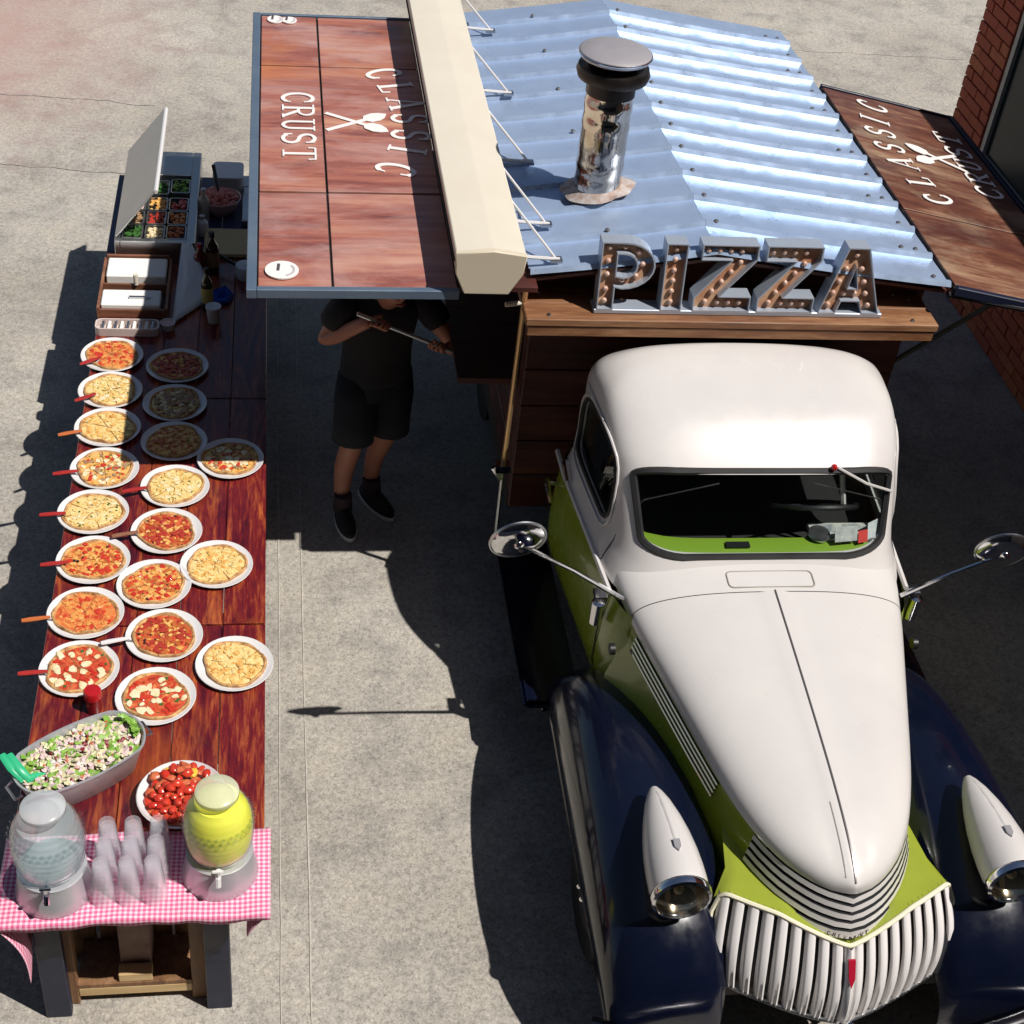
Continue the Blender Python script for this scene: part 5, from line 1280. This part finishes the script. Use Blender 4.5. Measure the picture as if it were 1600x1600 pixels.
bottle(-.345, 7.24, .25, .037, mat('dark_glass_b', (.03, .012, .008), .12, coat=.5), BLACK, 'tall dark brown bottle in front of the chopping board', lab=mat('tan_label', (.3, .17, .09), .7))
bottle(-.41, 7.2, .2, .032, mat('red_glass', (.14, .01, .02), .15, coat=.5), RED_ENAMEL, 'dark red bottle behind the folded white cloth')
bottle(-.36, 6.86, .25, .03, mat('green_glass', (.02, .035, .012), .12, coat=.5), BLACK, 'slim green oil bottle with dark cap beside the blue cloth', lab=mat('yellow_label', (.5, .42, .12), .6))
t = thing('small_cup', 'small white paper cup on the far table in front of the oil bottle', 'cup', (-.325, 6.74, TZ)); m = MB(); m.lathe([(.001, .001), (.03, .001), (.038, .085), (.035, .085), (.028, .01), (.001, .01)], (-.325, 6.74, TZ), 20); m.build('cup_wall', mat('cup_paper', (.6, .57, .52), .7), t, True); m = MB(); m.lathe([(.041, .085), (.041, .095), (.001, .097)], (-.325, 6.74, TZ), 20); m.build('cup_lid', WHITE_ENAMEL, t, True)
t = thing('stove_kettle', 'small black and white pot at the edge of the far table', 'pot', (-.17, 7.2, TZ)); m = MB(); m.lathe([(.001, .001), (.055, .001), (.06, .03), (.055, .075), (.001, .08)], (-.165, 7.2, TZ), 24); m.build('pot_body', mat('pot_white', (.7, .7, .68), .3), t, True); m = MB(); m.tube([(-.215, 7.22, TZ+.06), (-.31, 7.3, TZ+.075)], .01, 8); m.build('pot_handle', BLACK, t, True)
# folded white cloth and blue cloth
def drape(name, pts, mt, label, thick=.012, bumpy=.006):
    m = MB(); n = len(pts); cx_ = sum(p[0] for p in pts)/n; cy_ = sum(p[1] for p in pts)/n; cz_ = sum(p[2] for p in pts)/n+bumpy
    rings = [[(cx_+(p[0]-cx_)*q, cy_+(p[1]-cy_)*q, cz_+(p[2]-cz_)*q+bumpy*math.sin(i*2.1+q*7)) for i, p in enumerate(pts)] for q in (1, .75, .5, .25, .05)]
    m.loft(rings, True, False, True); o = m.build(name, mt, None, True); s = o.modifiers.new('s', 'SOLIDIFY'); s.thickness = thick; s.offset = 1
    return tag(o, label, 'cloth')
drape('folded_cloth', [(-.535, 6.69, .735), (-.395, 6.88, .735), (-.33, 6.97, .76), (-.39, 7.12, .80), (-.455, 7.3, .86), (-.51, 7.32, .86), (-.52, 7.1, .80)], WHITE_CLOTH, 'folded white cloth leaning beside the napkin caddy')
drape('blue_cloth', [(-.34, 6.9, .735), (-.25, 6.9, .735), (-.22, 7.0, .74), (-.27, 7.04, .745), (-.35, 7.0, .74)], BLUE_CLOTH, 'crumpled bright blue cloth beside the oil bottle', .02, .02)
# napkin caddy
cd = thing('napkin_caddy', 'wooden caddy holding two stacks of white napkins', 'caddy', (-.74, 7.0, TZ))
for b_ in ((-.92, -.905, 6.76, 7.28, .06), (-.575, -.56, 6.76, 7.28, .06), (-.905, -.575, 7.265, 7.28, .08), (-.905, -.575, 6.76, 6.775, .05), (-.905, -.575, 7.0, 7.012, .06)):
    m = MB(); m.box(b_[0], b_[1], b_[2], b_[3], TZ+.002, TZ+b_[4]); m.build('side', CADDYWOOD, cd, bevel=.002)
m = MB(); m.box(-.905, -.575, 6.775, 7.265, TZ+.002, TZ+.01); m.build('base', mat('caddy_floor', (.02, .018, .02), .5), cd)
m = MB(); m.tube([(-.735, 7.0, TZ+.06), (-.735, 7.0, TZ+.12)], .013, 10); m.build('post', CREAM, cd, True)
for (x0, x1, y0, y1, h, nm) in ((-.895, -.585, 7.06, 7.25, .075, 'back'), (-.9, -.6, 6.78, 6.93, .07, 'front')):
    t = thing('napkin_stack', f'stack of white napkins in the {nm} half of the wooden caddy', 'napkins', ((x0+x1)/2, (y0+y1)/2, TZ+.01))
    m = MB(); m.box(x0, x1, y0, y1, TZ+.011, TZ+h); m.build('napkins', PAPER, t, bevel=.006)
    if nm == 'front': m = MB(); m.box(-.76, -.65, 6.835, 6.85, TZ+h+.001, TZ+h+.012); m.build('clip', DULL_STEEL, t)
t = thing('cutlery_tray', 'low clear tray of wrapped cutlery in front of the napkin caddy', 'tray', (-.74, 6.63, TZ))
m = MB(); pts = rrect(.32, .1, .03, 4, -.755, 6.635); pin = rrect(.3, .085, .025, 4, -.755, 6.635)
m.loft([[(a, b, TZ+.001) for a, b in pts], [(a, b, TZ+.045) for a, b in pts], [(a, b, TZ+.045) for a, b in pin], [(a, b, TZ+.01) for a, b in pin]], True, True, True); m.build('tray_wall', mat('tray_pale', (.62, .52, .48), .3), t, True)
for i in range(9):
    x = -.88+.031*i; m = MB(); m.tube([(x, 6.602, TZ+.03), (x+.004, 6.668, TZ+.034)], .009, 6); m.build('wrapped_cutlery', PAPER if i % 2 else DULL_STEEL, t, True)
t = thing('sauce_tub', 'small round white sauce tub beside the cutlery tray', 'tub', (-.56, 6.66, TZ)); m = MB(); m.lathe([(.001, .001), (.032, .001), (.038, .04), (.034, .04), (.028, .01), (.001, .01)], (-.555, 6.665, TZ), 20); m.build('tub_wall', WHITE_ENAMEL, t, True); m = MB(); m.lathe([(.035, .034), (.001, .036)], (-.555, 6.665, TZ), 20); m.build('sauce', mat('sauce_cream', (.6, .42, .38), .4), t, True)

# ------------------------------------------------------------------ the cook under the flap
def skin(name, pts, edges, mt, parent, root=0, sub=2):
    me = bpy.data.meshes.new(name); o3 = WLOC[parent.name] if parent else Vector((0, 0, 0))
    me.from_pydata([tuple(Vector(p[0])-o3) for p in pts], edges, [])
    o = link(name, me, mt, parent); md = o.modifiers.new('k', 'SKIN'); md.use_smooth_shade = True
    sv = me.skin_vertices[0].data
    for i, p in enumerate(pts):
        r = p[1]; sv[i].radius = r if hasattr(r, '__len__') else (r, r); sv[i].use_root = (i == root)
    sb = o.modifiers.new('s', 'SUBSURF'); sb.levels = sub; sb.render_levels = sub
    bpy.context.view_layer.update()
    nm = bpy.data.meshes.new_from_object(o.evaluated_get(bpy.context.evaluated_depsgraph_get())); o.modifiers.clear(); nm.shade_smooth()
    old = o.data; o.data = nm; nm.name = name
    if not nm.materials: nm.materials.append(mt)
    bpy.data.meshes.remove(old); return o
person = thing('person', 'person in black T-shirt and shorts holding a pizza peel under the left flap', 'person', (.42, 6.0, 0))
SKINM = mat('skin', (.52, .24, .16), .5, var=(8, (.46, .18, .12), .3), sss=.15)
F = Vector((.32, -.95, 0)).normalized(); S_ = Vector((F.y*-1, F.x, 0))   # facing the camera; S_ = his left (towards the truck)
def B(s, f, z): return Vector((.48, 6.09, 0)) + S_*s + F*f + Vector((0, 0, z))
P_ = [
 (B(0, 0, .92), .1), (B(0, .01, 1.07), .1), (B(0, .03, 1.22), .105), (B(0, .08, 1.305), .058), (B(0, .13, 1.36), .055),
 (B(0, .18, 1.425), (.082, .095)), (B(0, .17, 1.515), (.08, .09)),
 (B(-.17, .03, 1.28), .05), (Vector((.215, 5.99, 1.09)), .046), (Vector((.40, 5.885, 1.265)), .034), (Vector((.435, 5.875, 1.28)), .027),
 (B(.17, .03, 1.28), .05), (Vector((.87, 6.0, 1.06)), .046), (Vector((.815, 5.9, 1.125)), .034), (Vector((.79, 5.89, 1.14)), .027),
 (B(-.1, 0, .85), .095), (B(-.13, .06, .5), .062), (B(-.15, -.0, .3), .056), (B(-.17, .02, .1), .04), (B(-.17, .06, .05), .04), (B(-.19, .17, .035), .035),
 (B(.1, 0, .85), .095), (B(.07, .03, .5), .062), (B(.04, -.05, .3), .056), (B(.02, -.06, .1), .04), (B(.02, -.02, .05), .04), (B(.04, .1, .035), .035)]
E_ = [(0, 1), (1, 2), (2, 3), (3, 4), (4, 5), (5, 6), (2, 7), (7, 8), (8, 9), (9, 10), (2, 11), (11, 12), (12, 13), (13, 14),
      (0, 15), (15, 16), (16, 17), (17, 18), (18, 19), (19, 20), (0, 21), (21, 22), (22, 23), (23, 24), (24, 25), (25, 26)]
body_o = skin('body', P_, E_, SKINM, person)
SHIRT = mat('black_cotton', (.018, .018, .022), .9, bump=(30, .4, .01)); SHORTS = mat('dark_shorts', (.012, .013, .02), .9, bump=(25, .4, .01))
def ell(f, z, rx, ry, n=28): return [B(rx*math.cos(2*math.pi*k/n), f+ry*math.sin(2*math.pi*k/n)*(1+.03*math.sin(5*k)), z+.006*math.sin(3*k)) for k in range(n)]
sh_ = MB().loft([ell(0, .84, .178, .128), ell(0, .86, .186, .136), ell(.0, .95, .178, .13), ell(.01, 1.02, .176, .132), ell(.015, 1.1, .18, .134), ell(.03, 1.2, .2, .135), ell(.035, 1.27, .195, .12), ell(.045, 1.315, .15, .095), ell(.055, 1.34, .085, .075)], True)
for sd2, el in ((-1, Vector((.215, 5.99, 1.09))), (1, Vector((.87, 6.0, 1.06)))):
    a = B(sd2*.12, .03, 1.275); b = B(sd2*.185, .03, 1.285); e2 = b+(el-b)*.62
    sh_.tube([a, b, b+(e2-b)*.5+Vector((0, 0, .01)), e2], [.07, .08, .074, .078], 16)
sho = sh_.build('t_shirt', SHIRT, person, True, angle=0); md = sho.modifiers.new('s', 'SUBSURF'); md.levels = 1; md.render_levels = 1
sr = MB().loft([ell(0, .955, .165, .118), ell(0, .9, .175, .125), ell(.0, .82, .185, .128), ell(.01, .76, .18, .12)], True)
sr.tube([B(-.09, .0, .86), B(-.105, .015, .74), B(-.12, .04, .62), B(-.13, .055, .51)], [.1, .108, .104, .106], 18)
sr.tube([B(.09, .0, .86), B(.09, .015, .74), B(.08, .025, .62), B(.073, .03, .51)], [.1, .108, .104, .106], 18)
sr.build('shorts', SHORTS, person, True, angle=0)
# hair and cap, face
hd = MB(); hd.lathe([(.098, 1.505), (.103, 1.55), (.098, 1.6), (.075, 1.64), (.04, 1.658), (.001, 1.664)], (0, 0, 0), 24)
hd.v = [tuple(B(0, .165, -.047)+Vector(v)) for v in hd.v]; hd.build('hair', mat('dark_hair', (.03, .018, .012), .7, bump=(60, .6, .01)), person, True)
for s in (-.033, .033):
    MB().blob(B(s, .262, 1.478), .012, jit=0, seg=8, rings=5).build('eye', mat('eye', (.6, .6, .6), .2), person, True)
    MB().blob(B(s*2.9, .17, 1.458), (.012, .02), jit=0, seg=8, rings=4).build('ear', SKINM, person, True)
MB().tube([B(0, .26, 1.478), B(0, .285, 1.443), B(0, .27, 1.431)], [.008, .014, .01], 8).build('nose', SKINM, person, True)
MB().tube([B(-.024, .262, 1.398), B(0, .27, 1.395), B(.024, .262, 1.398)], [.004, .008, .004], 6).build('mouth', mat('lips', (.4, .1, .09), .4), person, True)
# hands: palm and five fingers each, closed on the peel handle
def hand(wrist, grip, axis_, palm_dir, name='hand'):
    """fingers wrap round a bar at grip whose direction is axis_"""
    a = axis_.normalized(); d = (grip-wrist).normalized(); up_ = a.cross(d).normalized()
    pts = [(wrist, .026), (wrist+d*.03, (.034, .022)), (grip-d*.02+up_*.018, (.04, .018))]
    ed = [(0, 1), (1, 2)]
    skin(name, pts, ed, SKINM, person)
    for k, (off, ln) in enumerate(((-.032, .9), (-.011, 1.05), (.011, 1.0), (.032, .8))):
        b0 = grip-d*.018+a*off+up_*.02
        skin('finger', [(b0, .0095), (b0+d*.03*ln+up_*.006, .009), (b0+d*.042*ln-up_*.02, .0085), (b0+d*.018-up_*.038*ln, .0078)], [(0, 1), (1, 2), (2, 3)], SKINM, person, sub=1)
    b0 = wrist+d*.02-a*.03
    skin('thumb', [(b0, .012), (b0+d*.025-up_*.015, .011), (b0+d*.045-up_*.03+a*.012, .0095)], [(0, 1), (1, 2)], SKINM, person, sub=1)
gl, gr = Vector((.475, 5.86, 1.285)), Vector((.755, 5.87, 1.155))
axis_ = (gr-gl)
hand(Vector(P_[10][0]), gl, axis_, F); hand(Vector(P_[14][0]), gr, axis_, F)
# shoes
for s, f, rot in ((-.17, .05, -8), (.02, -.03, 14)):
    so = empty_part('shoe', person); c = B(s, f, 0); fd = Quaternion((0, 0, 1), R(rot)) @ F; sd_ = fd.cross(Vector((0, 0, 1)))
    def shp(q, z): 
        out = []
        for k in range(20):
            a = 2*math.pi*k/20; l_ = math.cos(a); w_ = math.sin(a); out.append(c+fd*(.05+l_*.145*q)+sd_*(w_*.047*q*(1+.12*l_))+Vector((0, 0, z)))
        return out
    MB().loft([shp(1.04, .001), shp(1.08, .012), shp(1.06, .026)], True, True, True).build('sole', mat('white_rubber', (.72, .72, .7), .6), so, True)
    rr = [shp(1.02, .0265), shp(1.0, .045)]
    for q, z, sh_ in ((.85, .065, -.012), (.66, .085, -.03), (.45, .1, -.055)): rr.append([p+fd*sh_ for p in shp(q, z)])
    MB().loft(rr, True, False, True).build('upper', mat('black_canvas', (.012, .012, .014), .8), so, True)
    m = MB(); an = c+Vector((0, 0, .1)); m.tube([an-Vector((0, 0, .03)), an+Vector((0, 0, .06))], [.052, .047], 14); m.build('sock', mat('grey_sock', (.05, .03, .035), .9), so, True)
peel = thing('pizza_peel', 'long thin steel pizza peel held in both hands by the person', 'pizza peel', tuple(gl))
d = axis_.normalized(); a, b = gl-d*.12, gr+d*.35
MB().tube([a, b], .010, 8).build('handle', DULL_STEEL, peel, True)
s = d.cross(Vector((0, 0, 1))).normalized(); m = MB(); m.prism([b-s*.03, b+d*.06-s*.1, b+d*.27-s*.1, b+d*.3-s*.06, b+d*.3+s*.06, b+d*.27+s*.1, b+d*.06+s*.1, b+s*.03], (0, 0, .003)); m.build('blade', STAINLESS, peel)
